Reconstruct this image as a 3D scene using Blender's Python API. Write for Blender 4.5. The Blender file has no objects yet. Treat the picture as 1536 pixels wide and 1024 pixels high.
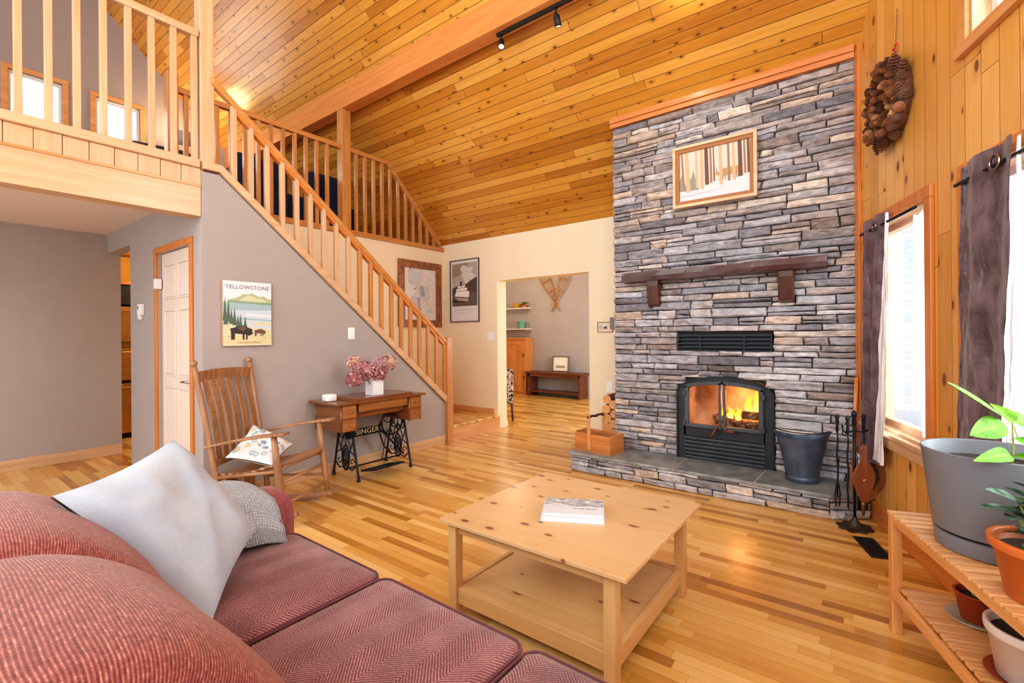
import bpy, bmesh, math, random
from math import sin, cos, pi, radians, sqrt, atan2, floor
from mathutils import Vector as V, Matrix, noise as mn
random.seed(7)
SC = bpy.context.scene
COL = SC.collection
rnd = random.uniform

# ---------------------------------------------------------------- mesh builder
class MB:
    def __init__(s):
        s.v = []; s.f = []; s.mi = []; s.uv = []; s.col = []; s.m = 0; s.c = (1, 1, 1)
    def add(s, vs, fs, uvs=None):
        b = len(s.v)
        s.v += [tuple(p) for p in vs]
        s.uv += list(uvs) if uvs else [(p[0], p[1]) for p in vs]
        s.col += [s.c] * len(vs)
        for f in fs:
            s.f.append(tuple(i + b for i in f)); s.mi.append(s.m)
        return s
    def box(s, x0, y0, z0, x1, y1, z1):
        x0, x1 = min(x0, x1), max(x0, x1); y0, y1 = min(y0, y1), max(y0, y1); z0, z1 = min(z0, z1), max(z0, z1)
        vs = [(x, y, z) for z in (z0, z1) for y in (y0, y1) for x in (x0, x1)]
        return s.add(vs, [(0, 2, 3, 1), (4, 5, 7, 6), (0, 1, 5, 4), (2, 6, 7, 3), (0, 4, 6, 2), (1, 3, 7, 5)])
    def bar(s, p, q, w, h, up=(0, 0, 1), w2=None, h2=None):
        p = V(p); q = V(q); a = (q - p).normalized(); u = V(up)
        if abs(a.dot(u)) > .98: u = V((1, 0, 0))
        r = a.cross(u).normalized(); t = r.cross(a).normalized()
        vs = []
        for o, ww, hh in ((p, w, h), (q, w2 or w, h2 or h)):
            for i, j in ((-1, -1), (1, -1), (1, 1), (-1, 1)):
                vs.append(o + r * (i * ww / 2) + t * (j * hh / 2))
        return s.add(vs, [(3, 2, 1, 0), (4, 5, 6, 7), (0, 1, 5, 4), (1, 2, 6, 5), (2, 3, 7, 6), (3, 0, 4, 7)])
    def tube(s, pts, r, seg=8, closed=False):
        pts = [V(p) for p in pts]; n = len(pts)
        rs = r if isinstance(r, (list, tuple)) else [r] * n
        vs = []; prev = None
        for i, p in enumerate(pts):
            a = pts[(i + 1) % n] if (closed or i < n - 1) else p
            b = pts[(i - 1) % n] if (closed or i > 0) else p
            t = (a - b).normalized()
            if prev is None:
                u = V((0, 0, 1)) if abs(t.z) < .9 else V((1, 0, 0))
                nx = t.cross(u).normalized()
            else:
                nx = prev - t * prev.dot(t)
                nx = nx.normalized() if nx.length > 1e-6 else t.cross(V((0, 1, 0))).normalized()
            prev = nx; ny = t.cross(nx)
            for k in range(seg):
                an = 2 * pi * k / seg
                vs.append(p + (nx * cos(an) + ny * sin(an)) * rs[i])
        fs = []
        for i in range(n if closed else n - 1):
            j = (i + 1) % n
            for k in range(seg):
                l = (k + 1) % seg
                fs.append((i * seg + k, i * seg + l, j * seg + l, j * seg + k))
        if not closed:
            fs.append(tuple(range(seg - 1, -1, -1))); fs.append(tuple((n - 1) * seg + k for k in range(seg)))
        return s.add(vs, fs)
    def lathe(s, prof, c=(0, 0, 0), seg=24, ax=None, sx=1, sy=1):
        vs = []; n = len(prof)
        for r, z in prof:
            for k in range(seg):
                a = 2 * pi * k / seg
                vs.append(V((max(r, 1e-4) * cos(a) * sx, max(r, 1e-4) * sin(a) * sy, z)))
        if ax is not None:
            q = V((0, 0, 1)).rotation_difference(V(ax).normalized()).to_matrix()
            vs = [q @ p for p in vs]
        vs = [p + V(c) for p in vs]
        fs = []
        for i in range(n - 1):
            for k in range(seg):
                l = (k + 1) % seg
                fs.append((i * seg + k, i * seg + l, (i + 1) * seg + l, (i + 1) * seg + k))
        fs.append(tuple(range(seg - 1, -1, -1))); fs.append(tuple((n - 1) * seg + k for k in range(seg)))
        return s.add(vs, fs)
    def ball(s, c, r, nu=12, nv=8):
        r = r if isinstance(r, (tuple, list)) else (r, r, r)
        vs = []; fs = []
        for j in range(nv + 1):
            t = pi * j / nv
            for i in range(nu):
                a = 2 * pi * i / nu
                vs.append((c[0] + r[0] * sin(t) * cos(a), c[1] + r[1] * sin(t) * sin(a), c[2] - r[2] * cos(t)))
        for j in range(nv):
            for i in range(nu):
                k = (i + 1) % nu
                fs.append((j * nu + i, j * nu + k, (j + 1) * nu + k, (j + 1) * nu + i))
        return s.add(vs, fs)
    def prism(s, poly, vec):
        n = len(poly); a = [V(p) for p in poly]; b = [p + V(vec) for p in a]
        nrm = V((0, 0, 0))
        for i in range(n): nrm += a[i].cross(a[(i + 1) % n])
        fl = nrm.dot(V(vec)) > 0
        fs = [tuple(range(n)), tuple(range(2 * n - 1, n - 1, -1))] + [(i + n, (i + 1) % n + n, (i + 1) % n, i) for i in range(n)]
        if fl: fs = [tuple(reversed(f)) for f in fs]
        return s.add(a + b, fs)
    def poly(s, pts):
        return s.add(pts, [tuple(range(len(pts)))])
    def grid(s, fn, nu, nv, cu=False, us=1, vs_=1, caps=False):
        vs = []; uvs = []; fs = []
        for j in range(nv + 1):
            for i in range(nu + (0 if cu else 1)):
                u = i / nu; v = j / nv
                vs.append(fn(u, v)); uvs.append((u * us, v * vs_))
        w = nu if cu else nu + 1
        for j in range(nv):
            for i in range(nu):
                k = (i + 1) % w if cu else i + 1
                fs.append((j * w + i, j * w + k, (j + 1) * w + k, (j + 1) * w + i))
        if caps and cu:
            fs.append(tuple(range(w - 1, -1, -1))); fs.append(tuple(nv * w + k for k in range(w)))
        return s.add(vs, fs, uvs)
    def rbox(s, c, h, r, n=8, puff=(0, 0, 0), fn=None):
        """soft rounded box; puff swells +-x,+-y,+z faces"""
        vs = []; fs = []; ids = {}; uvs = []
        def vert(a, b, d):
            key = (round(a, 4), round(b, 4), round(d, 4))
            if key in ids: return ids[key]
            q = [a * h[0], b * h[1], d * h[2]]
            core = [max(-(h[i] - r), min(h[i] - r, q[i])) for i in range(3)]
            dv = V([q[i] - core[i] for i in range(3)])
            p = V(core) + (dv.normalized() * r if dv.length > 1e-9 else dv)
            p.x += (1 if a > 0 else -1) * puff[0] * (1 - b * b) * (1 - d * d) * abs(a)
            p.y += (1 if b > 0 else -1) * puff[1] * (1 - a * a) * (1 - d * d) * abs(b)
            p.z += (1 if d > 0 else -.3) * puff[2] * (1 - a * a) * (1 - b * b) * abs(d)
            p += V(c)
            if fn: p = fn(p)
            ids[key] = len(vs); vs.append(p); uvs.append((p[0], p[1])); return ids[key]
        m = [-1 + 2 * i / n for i in range(n + 1)]
        # denser near edges
        m = [sin(x * pi / 2) * .5 + x * .5 for x in m]
        for ax in range(3):
            for sg in (-1, 1):
                for i in range(n):
                    for j in range(n):
                        q = []
                        for (ii, jj) in ((i, j), (i + 1, j), (i + 1, j + 1), (i, j + 1)):
                            t = [0, 0, 0]; t[ax] = sg; t[(ax + 1) % 3] = m[ii]; t[(ax + 2) % 3] = m[jj]
                            q.append(vert(*t))
                        fs.append(tuple(q) if sg > 0 else tuple(reversed(q)))
        return s.add(vs, fs, uvs)
    def xf(s, mat, start=0):
        for i in range(start, len(s.v)): s.v[i] = tuple(mat @ V(s.v[i]))
        return s

def obj(name, mb, mat, parent=None, bevel=0, smooth=False, loc=None, rot=None, sub=0, seg=2):
    me = bpy.data.meshes.new(name)
    me.from_pydata(mb.v, [], mb.f)
    for m in (mat if isinstance(mat, (list, tuple)) else [mat]): me.materials.append(m)
    me.polygons.foreach_set('material_index', mb.mi)
    uvl = me.uv_layers.new(name='UVMap')
    at = me.color_attributes.new('Col', 'FLOAT_COLOR', 'POINT')
    fl = []
    for c in mb.col: fl += [c[0], c[1], c[2], 1]
    at.data.foreach_set('color', fl)
    li = [0] * len(me.loops); me.loops.foreach_get('vertex_index', li)
    uu = []
    for i in li: uu += mb.uv[i]
    uvl.data.foreach_set('uv', uu)
    if smooth: me.polygons.foreach_set('use_smooth', [True] * len(me.polygons))
    me.update(); me.validate()
    o = bpy.data.objects.new(name, me); COL.objects.link(o)
    if parent: o.parent = parent
    if loc: o.location = loc
    if rot: o.rotation_euler = rot
    if bevel:
        b = o.modifiers.new('Bevel', 'BEVEL'); b.width = bevel; b.segments = seg; b.limit_method = 'ANGLE'; b.angle_limit = radians(40)
    if sub:
        b = o.modifiers.new('Sub', 'SUBSURF'); b.levels = sub; b.render_levels = sub
    return o

def thing(name, label, cat, loc=(0, 0, 0), rotz=0, group=None):
    o = bpy.data.objects.new(name, None); COL.objects.link(o)
    o.empty_display_size = .1
    o.location = loc; o.rotation_euler = (0, 0, rotz); tag(o, label, cat, group)
    return o
def tag(o, label, cat, group=None):
    o['label'] = label; o['category'] = cat
    if group: o['group'] = group
    return o
def struct(o, label=None, cat=None):
    o['kind'] = 'structure'
    if label: o['label'] = label
    if cat: o['category'] = cat
    return o
def senv(name, loc=(0, 0, 0), rotz=0, label=None, cat=None):
    o = bpy.data.objects.new(name, None); COL.objects.link(o); o.location = loc; o.rotation_euler = (0, 0, rotz)
    return struct(o, label, cat)
def dup(root, loc, rotz=None, label=None):
    r = root.copy(); COL.objects.link(r); r.location = loc
    if rotz is not None: r.rotation_euler = (0, 0, rotz)
    if label: r['label'] = label
    for ch in list(root.children):
        c = ch.copy(); COL.objects.link(c); c.parent = r
        for g in ch.children:
            d = g.copy(); COL.objects.link(d); d.parent = c
    return r
def text(name, body, size, mat, parent, loc, rot, ext=.0008, sx=1, spacing=1):
    cu = bpy.data.curves.new(name, 'FONT'); cu.body = body; cu.size = size; cu.extrude = ext; cu.resolution_u = 3
    cu.align_x = 'CENTER'; cu.align_y = 'CENTER'; cu.space_character = spacing
    t = bpy.data.objects.new('lettering', cu); COL.objects.link(t)
    dg = bpy.context.evaluated_depsgraph_get(); me = bpy.data.meshes.new_from_object(t.evaluated_get(dg))
    bpy.data.objects.remove(t); bpy.data.curves.remove(cu)
    me.materials.clear(); me.materials.append(mat)
    o = bpy.data.objects.new(name, me); COL.objects.link(o)
    o.parent = parent; o.location = loc; o.rotation_euler = rot; o.scale = (sx, 1, 1)
    return o
# ---------------------------------------------------------------- materials
def srgb(r, g, b):
    f = lambda c: (c / 255) / 12.92 if c / 255 <= .04045 else ((c / 255 + .055) / 1.055) ** 2.4
    return (f(r), f(g), f(b), 1)
class NT:
    def __init__(s, name):
        s.mat = bpy.data.materials.new(name); s.mat.use_nodes = True
        s.t = s.mat.node_tree; s.t.nodes.clear()
        s.out = s.n('ShaderNodeOutputMaterial'); s.b = s.n('ShaderNodeBsdfPrincipled')
        s.l(s.b.outputs[0], s.out.inputs[0])
    def n(s, t, **k):
        o = s.t.nodes.new(t)
        for a, b in k.items(): setattr(o, a, b)
        return o
    def l(s, a, b): s.t.links.new(a, b)
    def put(s, sock, v):
        if hasattr(v, 'is_linked') or isinstance(v, bpy.types.NodeSocket): s.l(v, sock)
        else: sock.default_value = v
    def m(s, op, a, b=0, c=0):
        o = s.n('ShaderNodeMath', operation=op); s.put(o.inputs[0], a); s.put(o.inputs[1], b); s.put(o.inputs[2], c)
        return o.outputs[0]
    def xyz(s, kind='Object'):
        tc = s.n('ShaderNodeTexCoord'); se = s.n('ShaderNodeSeparateXYZ'); s.l(tc.outputs[kind], se.inputs[0])
        return se.outputs[0], se.outputs[1], se.outputs[2]
    def coord(s, kind='Object'): return s.n('ShaderNodeTexCoord').outputs[kind]
    def comb(s, x, y, z):
        o = s.n('ShaderNodeCombineXYZ')
        for i, q in enumerate((x, y, z)): s.put(o.inputs[i], q)
        return o.outputs[0]
    def noise(s, vec, scale=5, det=3, rough=.5, dist=0, out=0):
        o = s.n('ShaderNodeTexNoise'); s.l(vec, o.inputs['Vector'])
        o.inputs['Scale'].default_value = scale; o.inputs['Detail'].default_value = det; o.inputs['Roughness'].default_value = rough; o.inputs['Distortion'].default_value = dist
        return o.outputs[out]
    def wn(s, a, b=None):
        o = s.n('ShaderNodeTexWhiteNoise', noise_dimensions='2D'); s.l(s.comb(a, b if b is not None else 0, 0), o.inputs['Vector'])
        return o.outputs['Value']
    def ramp(s, fac, stops, mode='LINEAR'):
        o = s.n('ShaderNodeValToRGB'); o.color_ramp.interpolation = mode; el = o.color_ramp.elements
        while len(el) < len(stops): el.new(.5)
        for e, (p, c) in zip(el, stops): e.position = p; e.color = c if len(c) == 4 else (*c, 1)
        s.put(o.inputs[0], fac); return o.outputs[0]
    def mix(s, fac, a, b, mode='MIX'):
        o = s.n('ShaderNodeMix', data_type='RGBA', blend_type=mode); s.put(o.inputs[0], fac)
        s.put(o.inputs[6], a); s.put(o.inputs[7], b); return o.outputs[2]
    def step(s, x, a, b):
        o = s.n('ShaderNodeMapRange', interpolation_type='SMOOTHSTEP'); s.put(o.inputs[0], x)
        o.inputs[1].default_value = a; o.inputs[2].default_value = b; o.inputs[3].default_value = 0; o.inputs[4].default_value = 1
        return o.outputs[0]
    def bump(s, h, strength=.3, dist=.01):
        o = s.n('ShaderNodeBump'); o.inputs['Strength'].default_value = strength; o.inputs['Distance'].default_value = dist
        s.l(h, o.inputs['Height']); s.l(o.outputs[0], s.b.inputs['Normal'])
    def set(s, **k):
        for a, v in k.items(): s.put(s.b.inputs[a.replace('_', ' ')], v)
        return s

def plain(name, rgb, rough=.6, metal=0, var=.06, vs=6, bump=0, bs=60, spec=.5, coat=0):
    N = NT(name); c = srgb(*rgb); co = N.coord()
    f = N.noise(co, vs, 3)
    lo = tuple(x * (1 - var) for x in c[:3]) + (1,); hi = tuple(min(1, x * (1 + var)) for x in c[:3]) + (1,)
    N.set(Base_Color=N.ramp(f, [(.3, lo), (.7, hi)]), Roughness=rough, Metallic=metal)
    N.b.inputs['Specular IOR Level'].default_value = spec
    N.b.inputs['Coat Weight'].default_value = coat
    if bump: N.bump(N.noise(co, bs, 3), bump, .004)
    return N.mat

def wood(name, dark, light, axis='z', rough=.4, knots=0, gs=1, kcol=(70, 35, 15), coat=0, contrast=1, ks=7):
    N = NT(name); X = dict(zip('xyz', N.xyz())); L = X[axis]; A, B = [X[k] for k in 'xyz' if k != axis]
    oi = N.n('ShaderNodeObjectInfo').outputs['Random']
    off = N.m('MULTIPLY', oi, 17.3)
    vec = N.comb(N.m('MULTIPLY', N.m('ADD', L, off), 1.3 * gs), N.m('MULTIPLY', A, 22 * gs), N.m('MULTIPLY', B, 22 * gs))
    f = N.noise(vec, 1, 4, .6, .6)
    vec2 = N.comb(N.m('MULTIPLY', N.m('ADD', L, off), 4 * gs), N.m('MULTIPLY', A, 140 * gs), N.m('MULTIPLY', B, 140 * gs))
    f2 = N.noise(vec2, 1, 2)
    f = N.m('ADD', N.m('MULTIPLY', f, .75), N.m('MULTIPLY', f2, .25))
    d = srgb(*dark); l = srgb(*light)
    col = N.ramp(f, [(.5 - .22 / contrast, d), (.5 + .18 / contrast, l)])
    if knots:
        vo = N.n('ShaderNodeTexVoronoi'); N.l(N.comb(N.m('MULTIPLY', N.m('ADD', L, off), .45), A, B), vo.inputs['Vector']); vo.inputs['Scale'].default_value = ks
        se = N.n('ShaderNodeSeparateColor'); N.l(vo.outputs['Color'], se.inputs[0])
        k = N.m('MULTIPLY', N.m('SUBTRACT', 1, N.step(vo.outputs['Distance'], .05, .13)), N.m('LESS_THAN', se.outputs[0], knots))
        col = N.mix(k, col, srgb(*kcol))
    N.set(Base_Color=col, Roughness=rough); N.b.inputs['Coat Weight'].default_value = coat; N.b.inputs['Coat Roughness'].default_value = .15
    N.bump(f, .08, .003)
    return N.mat

def planks(name, la, wa, width, length, cols, knots=.3, groove=.0016, rough=.35, coat=.2, gdark=(60, 25, 8), kcol=(75, 32, 10), idw=.55, gs=1, bump=.5, joint=True, ks=6, kr=.09):
    N = NT(name); X = dict(zip('xyz', N.xyz())); l = X[la]; w = X[wa]
    wr = N.m('DIVIDE', w, width); row = N.m('FLOOR', wr); fw = N.m('FRACT', wr)
    r1 = N.wn(row, 3.7)
    lr = N.m('ADD', N.m('DIVIDE', l, length), N.m('MULTIPLY', r1, 9.7)); colid = N.m('FLOOR', lr); fl = N.m('FRACT', lr)
    pid = N.wn(row, colid)
    off = N.m('MULTIPLY', pid, 31)
    g = N.noise(N.comb(N.m('ADD', N.m('MULTIPLY', l, 1.6 * gs), off), N.m('MULTIPLY', w, 30 * gs), off), 1, 4, .6, .8)
    g2 = N.noise(N.comb(N.m('ADD', N.m('MULTIPLY', l, 5 * gs), off), N.m('MULTIPLY', w, 190 * gs), off), 1, 2)
    g = N.m('ADD', N.m('MULTIPLY', g, .7), N.m('MULTIPLY', g2, .3))
    f = N.m('ADD', N.m('MULTIPLY', pid, idw), N.m('MULTIPLY', g, 1 - idw))
    n = len(cols)
    col = N.ramp(f, [(.12 + .76 * i / (n - 1), srgb(*c)) for i, c in enumerate(cols)])
    if knots:
        vo = N.n('ShaderNodeTexVoronoi', voronoi_dimensions='2D')
        N.l(N.comb(N.m('ADD', N.m('MULTIPLY', l, .55), off), w, 0), vo.inputs['Vector']); vo.inputs['Scale'].default_value = ks
        se = N.n('ShaderNodeSeparateColor'); N.l(vo.outputs['Color'], se.inputs[0])
        keep = N.m('LESS_THAN', se.outputs[0], knots)
        rad = N.m('ADD', .5, se.outputs[1])
        k = N.m('MULTIPLY', N.m('SUBTRACT', 1, N.step(N.m('DIVIDE', vo.outputs['Distance'], rad), kr * .5, kr)), keep)
        ring = N.m('MULTIPLY', N.m('SUBTRACT', 1, N.step(N.m('DIVIDE', vo.outputs['Distance'], rad), kr, kr * 2.6)), keep)
        col = N.mix(N.m('MULTIPLY', ring, .35), col, srgb(*cols[0]))
        col = N.mix(N.m('MULTIPLY', k, .9), col, srgb(*kcol))
    e = N.m('MULTIPLY', N.m('MINIMUM', fw, N.m('SUBTRACT', 1, fw)), width)
    gr = N.m('SUBTRACT', 1, N.step(e, groove * .4, groove))
    if joint:
        e2 = N.m('MULTIPLY', N.m('MINIMUM', fl, N.m('SUBTRACT', 1, fl)), length)
        gr = N.m('MAXIMUM', gr, N.m('SUBTRACT', 1, N.step(e2, groove * .3, groove * .8)))
    col = N.mix(N.m('MULTIPLY', gr, .8), col, srgb(*gdark))
    N.set(Base_Color=col, Roughness=rough); N.b.inputs['Coat Weight'].default_value = coat; N.b.inputs['Coat Roughness'].default_value = .18
    N.bump(N.m('SUBTRACT', N.m('MULTIPLY', g, .12), gr), bump, .004)
    return N.mat

def emis(name, rgb, st):
    N = NT(name); N.set(Base_Color=srgb(*rgb), Emission_Color=srgb(*rgb), Emission_Strength=st); return N.mat

def glassy(name, tint=(255, 255, 255), refl=1.0, rough=.02):
    N = NT(name); N.t.nodes.remove(N.b)
    tr = N.n('ShaderNodeBsdfTransparent'); tr.inputs[0].default_value = srgb(*tint)
    gl = N.n('ShaderNodeBsdfGlossy'); gl.inputs['Roughness'].default_value = rough
    fr = N.n('ShaderNodeFresnel'); fr.inputs[0].default_value = 1.45
    mx = N.n('ShaderNodeMixShader'); N.l(N.m('MULTIPLY', fr.outputs[0], refl), mx.inputs[0]); N.l(tr.outputs[0], mx.inputs[1]); N.l(gl.outputs[0], mx.inputs[2])
    N.l(mx.outputs[0], N.out.inputs[0]); return N.mat

def stone_mat(name):
    N = NT(name); at = N.n('ShaderNodeAttribute', attribute_name='Col').outputs[0]
    co = N.coord(); X = N.xyz()
    f = N.noise(co, 14, 6, .65, .3); f2 = N.noise(N.comb(N.m('MULTIPLY', X[0], 5), X[1], N.m('MULTIPLY', X[2], 22)), 2.4, 5, .7, .4)
    f3 = N.noise(co, 90, 4, .7)
    k = N.m('ADD', N.m('MULTIPLY', f, .5), N.m('MULTIPLY', f2, .5))
    col = N.mix(.9, at, N.ramp(k, [(.28, (.36, .36, .38)), (.46, (.95, .95, .98)), (.7, (1.8, 1.76, 1.76))]), 'MULTIPLY')
    tan = N.step(N.noise(co, 3.1, 2), .53, .68)
    col = N.mix(N.m('MULTIPLY', tan, .22), col, srgb(170, 140, 116))
    N.set(Base_Color=col, Roughness=.85)
    N.bump(N.m('ADD', N.m('MULTIPLY', k, .8), N.m('MULTIPLY', f3, .3)), .9, .02)
    return N.mat

def fabric_rib(name, cols, n=90, bump=.5):
    """horizontal chenille ribs along u"""
    N = NT(name); tc = N.n('ShaderNodeTexCoord'); se = N.n('ShaderNodeSeparateXYZ'); N.l(tc.outputs['UV'], se.inputs[0])
    u, v = se.outputs[0], se.outputs[1]
    wob = N.noise(N.comb(N.m('MULTIPLY', u, 5), N.m('MULTIPLY', v, 5), 0), 2, 2)
    vv = N.m('ADD', N.m('MULTIPLY', v, n), N.m('MULTIPLY', wob, 1.2))
    st = N.m('ADD', N.m('MULTIPLY', N.m('SINE', N.m('MULTIPLY', vv, 6.2832)), .5), .5)
    row = N.m('FLOOR', vv)
    g = N.noise(N.comb(N.m('MULTIPLY', u, 60), N.m('MULTIPLY', row, 1.37), 0), 1, 3, .7)
    g2 = N.noise(N.comb(N.m('MULTIPLY', u, 500), N.m('MULTIPLY', v, 500), 0), 1, 1)
    f = N.m('ADD', N.m('ADD', N.m('MULTIPLY', st, .22), N.m('MULTIPLY', g, .52)), N.m('MULTIPLY', g2, .26))
    k = len(cols)
    N.set(Base_Color=N.ramp(f, [(.30 + .40 * i / (k - 1), srgb(*c)) for i, c in enumerate(cols)]), Roughness=.9)
    N.b.inputs['Specular IOR Level'].default_value = .15; N.b.inputs['Sheen Weight'].default_value = .25
    N.bump(N.m('ADD', st, N.m('MULTIPLY', g2, .5)), bump, .004)
    return N.mat

def fabric_herring(name, cols, w=.075, k=95):
    N = NT(name); tc = N.n('ShaderNodeTexCoord'); se = N.n('ShaderNodeSeparateXYZ'); N.l(tc.outputs['UV'], se.inputs[0])
    u, v = se.outputs[0], se.outputs[1]
    wob = N.noise(N.comb(u, v, 0), 9, 2)
    pp = N.m('PINGPONG', N.m('ADD', u, 5), w)
    ph = N.m('ADD', N.m('MULTIPLY', N.m('ADD', v, pp), k), N.m('MULTIPLY', wob, 1.5))
    st = N.m('ADD', N.m('MULTIPLY', N.m('SINE', N.m('MULTIPLY', ph, 6.2832)), .5), .5)
    g = N.noise(N.comb(N.m('MULTIPLY', u, 160), N.m('MULTIPLY', v, 160), 0), 1, 3, .7)
    g3 = N.noise(N.comb(u, v, 0), 6, 2)
    f = N.m('ADD', N.m('ADD', N.m('MULTIPLY', st, .26), N.m('MULTIPLY', g, .46)), N.m('MULTIPLY', g3, .28))
    n = len(cols)
    N.set(Base_Color=N.ramp(f, [(.31 + .38 * i / (n - 1), srgb(*c)) for i, c in enumerate(cols)]), Roughness=.92)
    N.b.inputs['Specular IOR Level'].default_value = .15; N.b.inputs['Sheen Weight'].default_value = .25
    N.bump(N.m('ADD', st, g), .35, .003)
    return N.mat

def fabric(name, a, b, scale=500, bump=.3, rough=.9, sheen=.2):
    N = NT(name); co = N.coord()
    f = N.noise(co, scale, 2, .7); g = N.noise(co, 7, 3)
    k = N.m('ADD', N.m('MULTIPLY', f, .5), N.m('MULTIPLY', g, .5))
    N.set(Base_Color=N.ramp(k, [(.35, srgb(*a)), (.65, srgb(*b))]), Roughness=rough)
    N.b.inputs['Sheen Weight'].default_value = sheen; N.b.inputs['Specular IOR Level'].default_value = .2
    N.bump(f, bump, .002); return N.mat

PINE_C = [(132, 78, 22), (192, 126, 44), (214, 154, 66), (232, 182, 104)]
M_ceil = planks('ceiling_pine', 'x', 'y', .0885, 2.1, PINE_C, knots=.42, groove=.0034, rough=.3, coat=.35, gdark=(58, 22, 4), idw=.42, kcol=(96, 44, 12), ks=9, kr=.085, bump=.7)
M_prow = planks('wall_pine', 'z', 'x', .124, 2.3, [(190, 126, 52), (216, 158, 78), (228, 174, 96), (238, 190, 118)], knots=.36, groove=.003, rough=.4, coat=.2, gdark=(130, 66, 18), idw=.42, kcol=(110, 52, 20), ks=6, kr=.10)
M_floor = planks('oak_floor', 'x', 'y', .057, .62, [(150, 96, 38), (200, 146, 68), (220, 170, 90), (232, 188, 112), (242, 208, 144)], knots=0, groove=.0008, rough=.27, coat=.3, gdark=(120, 62, 22), idw=.62, gs=1.2, bump=.12)
WL = (226, 168, 108); WD = (190, 122, 66)
M_trim = {a: wood('fir_trim_' + a, (196, 132, 78), (226, 172, 118), a, .35, .12, coat=.2) for a in 'xyz'}
M_trimO = {a: wood('orange_trim_' + a, (192, 110, 42), (218, 140, 68), a, .35, coat=.2) for a in 'xyz'}
M_rail = {a: wood('rail_wood_' + a, (178, 116, 58), (208, 152, 92), a, .32, coat=.25) for a in 'xyz'}
M_railpale = {a: wood('pale_rail_' + a, (192, 152, 112), (218, 184, 148), a, .4, .1, coat=.1, ks=5) for a in 'xyz'}
M_beam = wood('fir_beam', (196, 120, 58), (222, 150, 84), 'x', .4, .15, coat=.1, ks=4)
M_table = {a: wood('pine_table_' + a, (196, 154, 100), (218, 180, 128), a, .38, .22, gs=.8, kcol=(120, 56, 26), coat=.12, ks=6.5) for a in 'xyz'}
M_grey = plain('taupe_paint', (170, 161, 159), .75, var=.02)
M_greyd = plain('dark_taupe_paint', (160, 150, 150), .75, var=.02)
M_cream = plain('cream_paint', (238, 222, 194), .75, var=.015)
M_white = plain('white_paint', (232, 224, 216), .45, var=.01)
M_htex = plain('textured_ceiling', (226, 214, 208), .9, var=.05, vs=60, bump=.5, bs=120)
M_mortar = plain('mortar', (46, 40, 40), .95)
M_stone = stone_mat('ledge_stone')
M_slate = plain('slate', (138, 142, 144), .3, var=.35, vs=9, bump=.4, bs=18)
M_grout = plain('grout', (186, 172, 160), .9)
M_iron = plain('black_iron', (40, 44, 54), .38, .6, var=.2, bump=.2, bs=50)
M_steel = plain('stove_steel', (84, 88, 94), .42, .5, var=.15)
M_dsteel = plain('dark_stove_steel', (54, 56, 62), .45, .5, var=.15)
M_mantel = wood('mantel_wood', (46, 17, 11), (92, 43, 28), 'x', .35, coat=.25)
M_corbel = wood('corbel_wood', (50, 22, 14), (98, 50, 32), 'z', .35, coat=.25)
M_black = plain('matte_black', (16, 16, 18), .5)
M_glass = glassy('window_glass', refl=.6)
M_stglass = glassy('stove_glass', (255, 246, 236), .8, .05)
# ================================================================ SETTING
YB = 5.086; XS = -4.08; XC = -5.186; YD = 1.426; XL = -6.73; XG = -8.57; YF = 4.374
PA = radians(-71.5)                       # the angled window wall
PD = V((cos(PA), sin(PA), 0)); PO = V((-sin(PA), cos(PA), 0)); C0 = V((-.065, YF, 0))
def pw(s, y, z=0): return C0 + PD * s + PO * y + V((0, 0, z))
RZ = lambda y: 7.766 - y                  # 45 degree roof
def wall_mb(s0, s1, z0, top, holes, y0, y1, mb=None):
    mb = mb or MB()
    cuts = sorted({s0, s1} | {h[0] for h in holes} | {h[1] for h in holes})
    cuts = [c for c in cuts if s0 <= c <= s1]
    for a, b in zip(cuts, cuts[1:]):
        hs = sorted([h for h in holes if h[0] <= a + 1e-6 and h[1] >= b - 1e-6], key=lambda h: h[2])
        z = z0
        for h in hs:
            if h[2] > z + 1e-6: mb.box(a, y0, z, b, y1, h[2])
            z = h[3]
        ta, tb = top(a), top(b)
        vs = [(a, y0, z), (b, y0, z), (b, y1, z), (a, y1, z), (a, y0, ta), (b, y0, tb), (b, y1, tb), (a, y1, ta)]
        mb.add(vs, [(3, 2, 1, 0), (4, 5, 6, 7), (0, 1, 5, 4), (1, 2, 6, 5), (2, 3, 7, 6), (3, 0, 4, 7)])
    return mb
# floor follows the angled wall
pe = pw(6.5, .1)
fl = MB().prism([(-9.2, -3, 0), (pe.x, pe.y, 0), (pw(0, .1).x, pw(0, .1).y, 0), (.1, YB + .1, 0), (.1, 8.75, 0), (-9.2, 8.75, 0)], (0, 0, -.12))
struct(obj('floor', fl, M_floor))
# vaulted ceiling
def slope_mat(o):
    q = sqrt(.5)
    return Matrix(((1, 0, 0, o[0]), (0, -q, -q, o[1]), (0, q, -q, o[2]), (0, 0, 0, 1)))
o = struct(obj('ceiling', MB().box(-9.2, -.08, -.12, 1.9, 6.75, 0), M_ceil)); o.matrix_world = slope_mat((0, YB, 2.68))
# other side of the ridge
o = struct(obj('ceiling', MB().box(-9.2, .31, 7.44, 3.2, -2.6, 7.56), M_ceil))
struct(obj('trim_1', MB().box(-9, 3.352, 4.125, .75, 3.50, 4.405), M_beam), 'large fir beam running under the vaulted pine ceiling', 'beam')
# angled pine wall
H1 = (.19, 1.015, .66, 2.025); H2 = (1.40, 2.62, .66, 2.025); H3 = (1.41, 2.62, 2.66, 3.75)
ptop = lambda s: RZ(YF + PD.y * s) + .02
o = struct(obj('wall_right', wall_mb(0, 6.4, 0, ptop, [H1, H2, H3], 0, .14), M_prow, loc=C0, rot=(0, 0, PA)))
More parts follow.
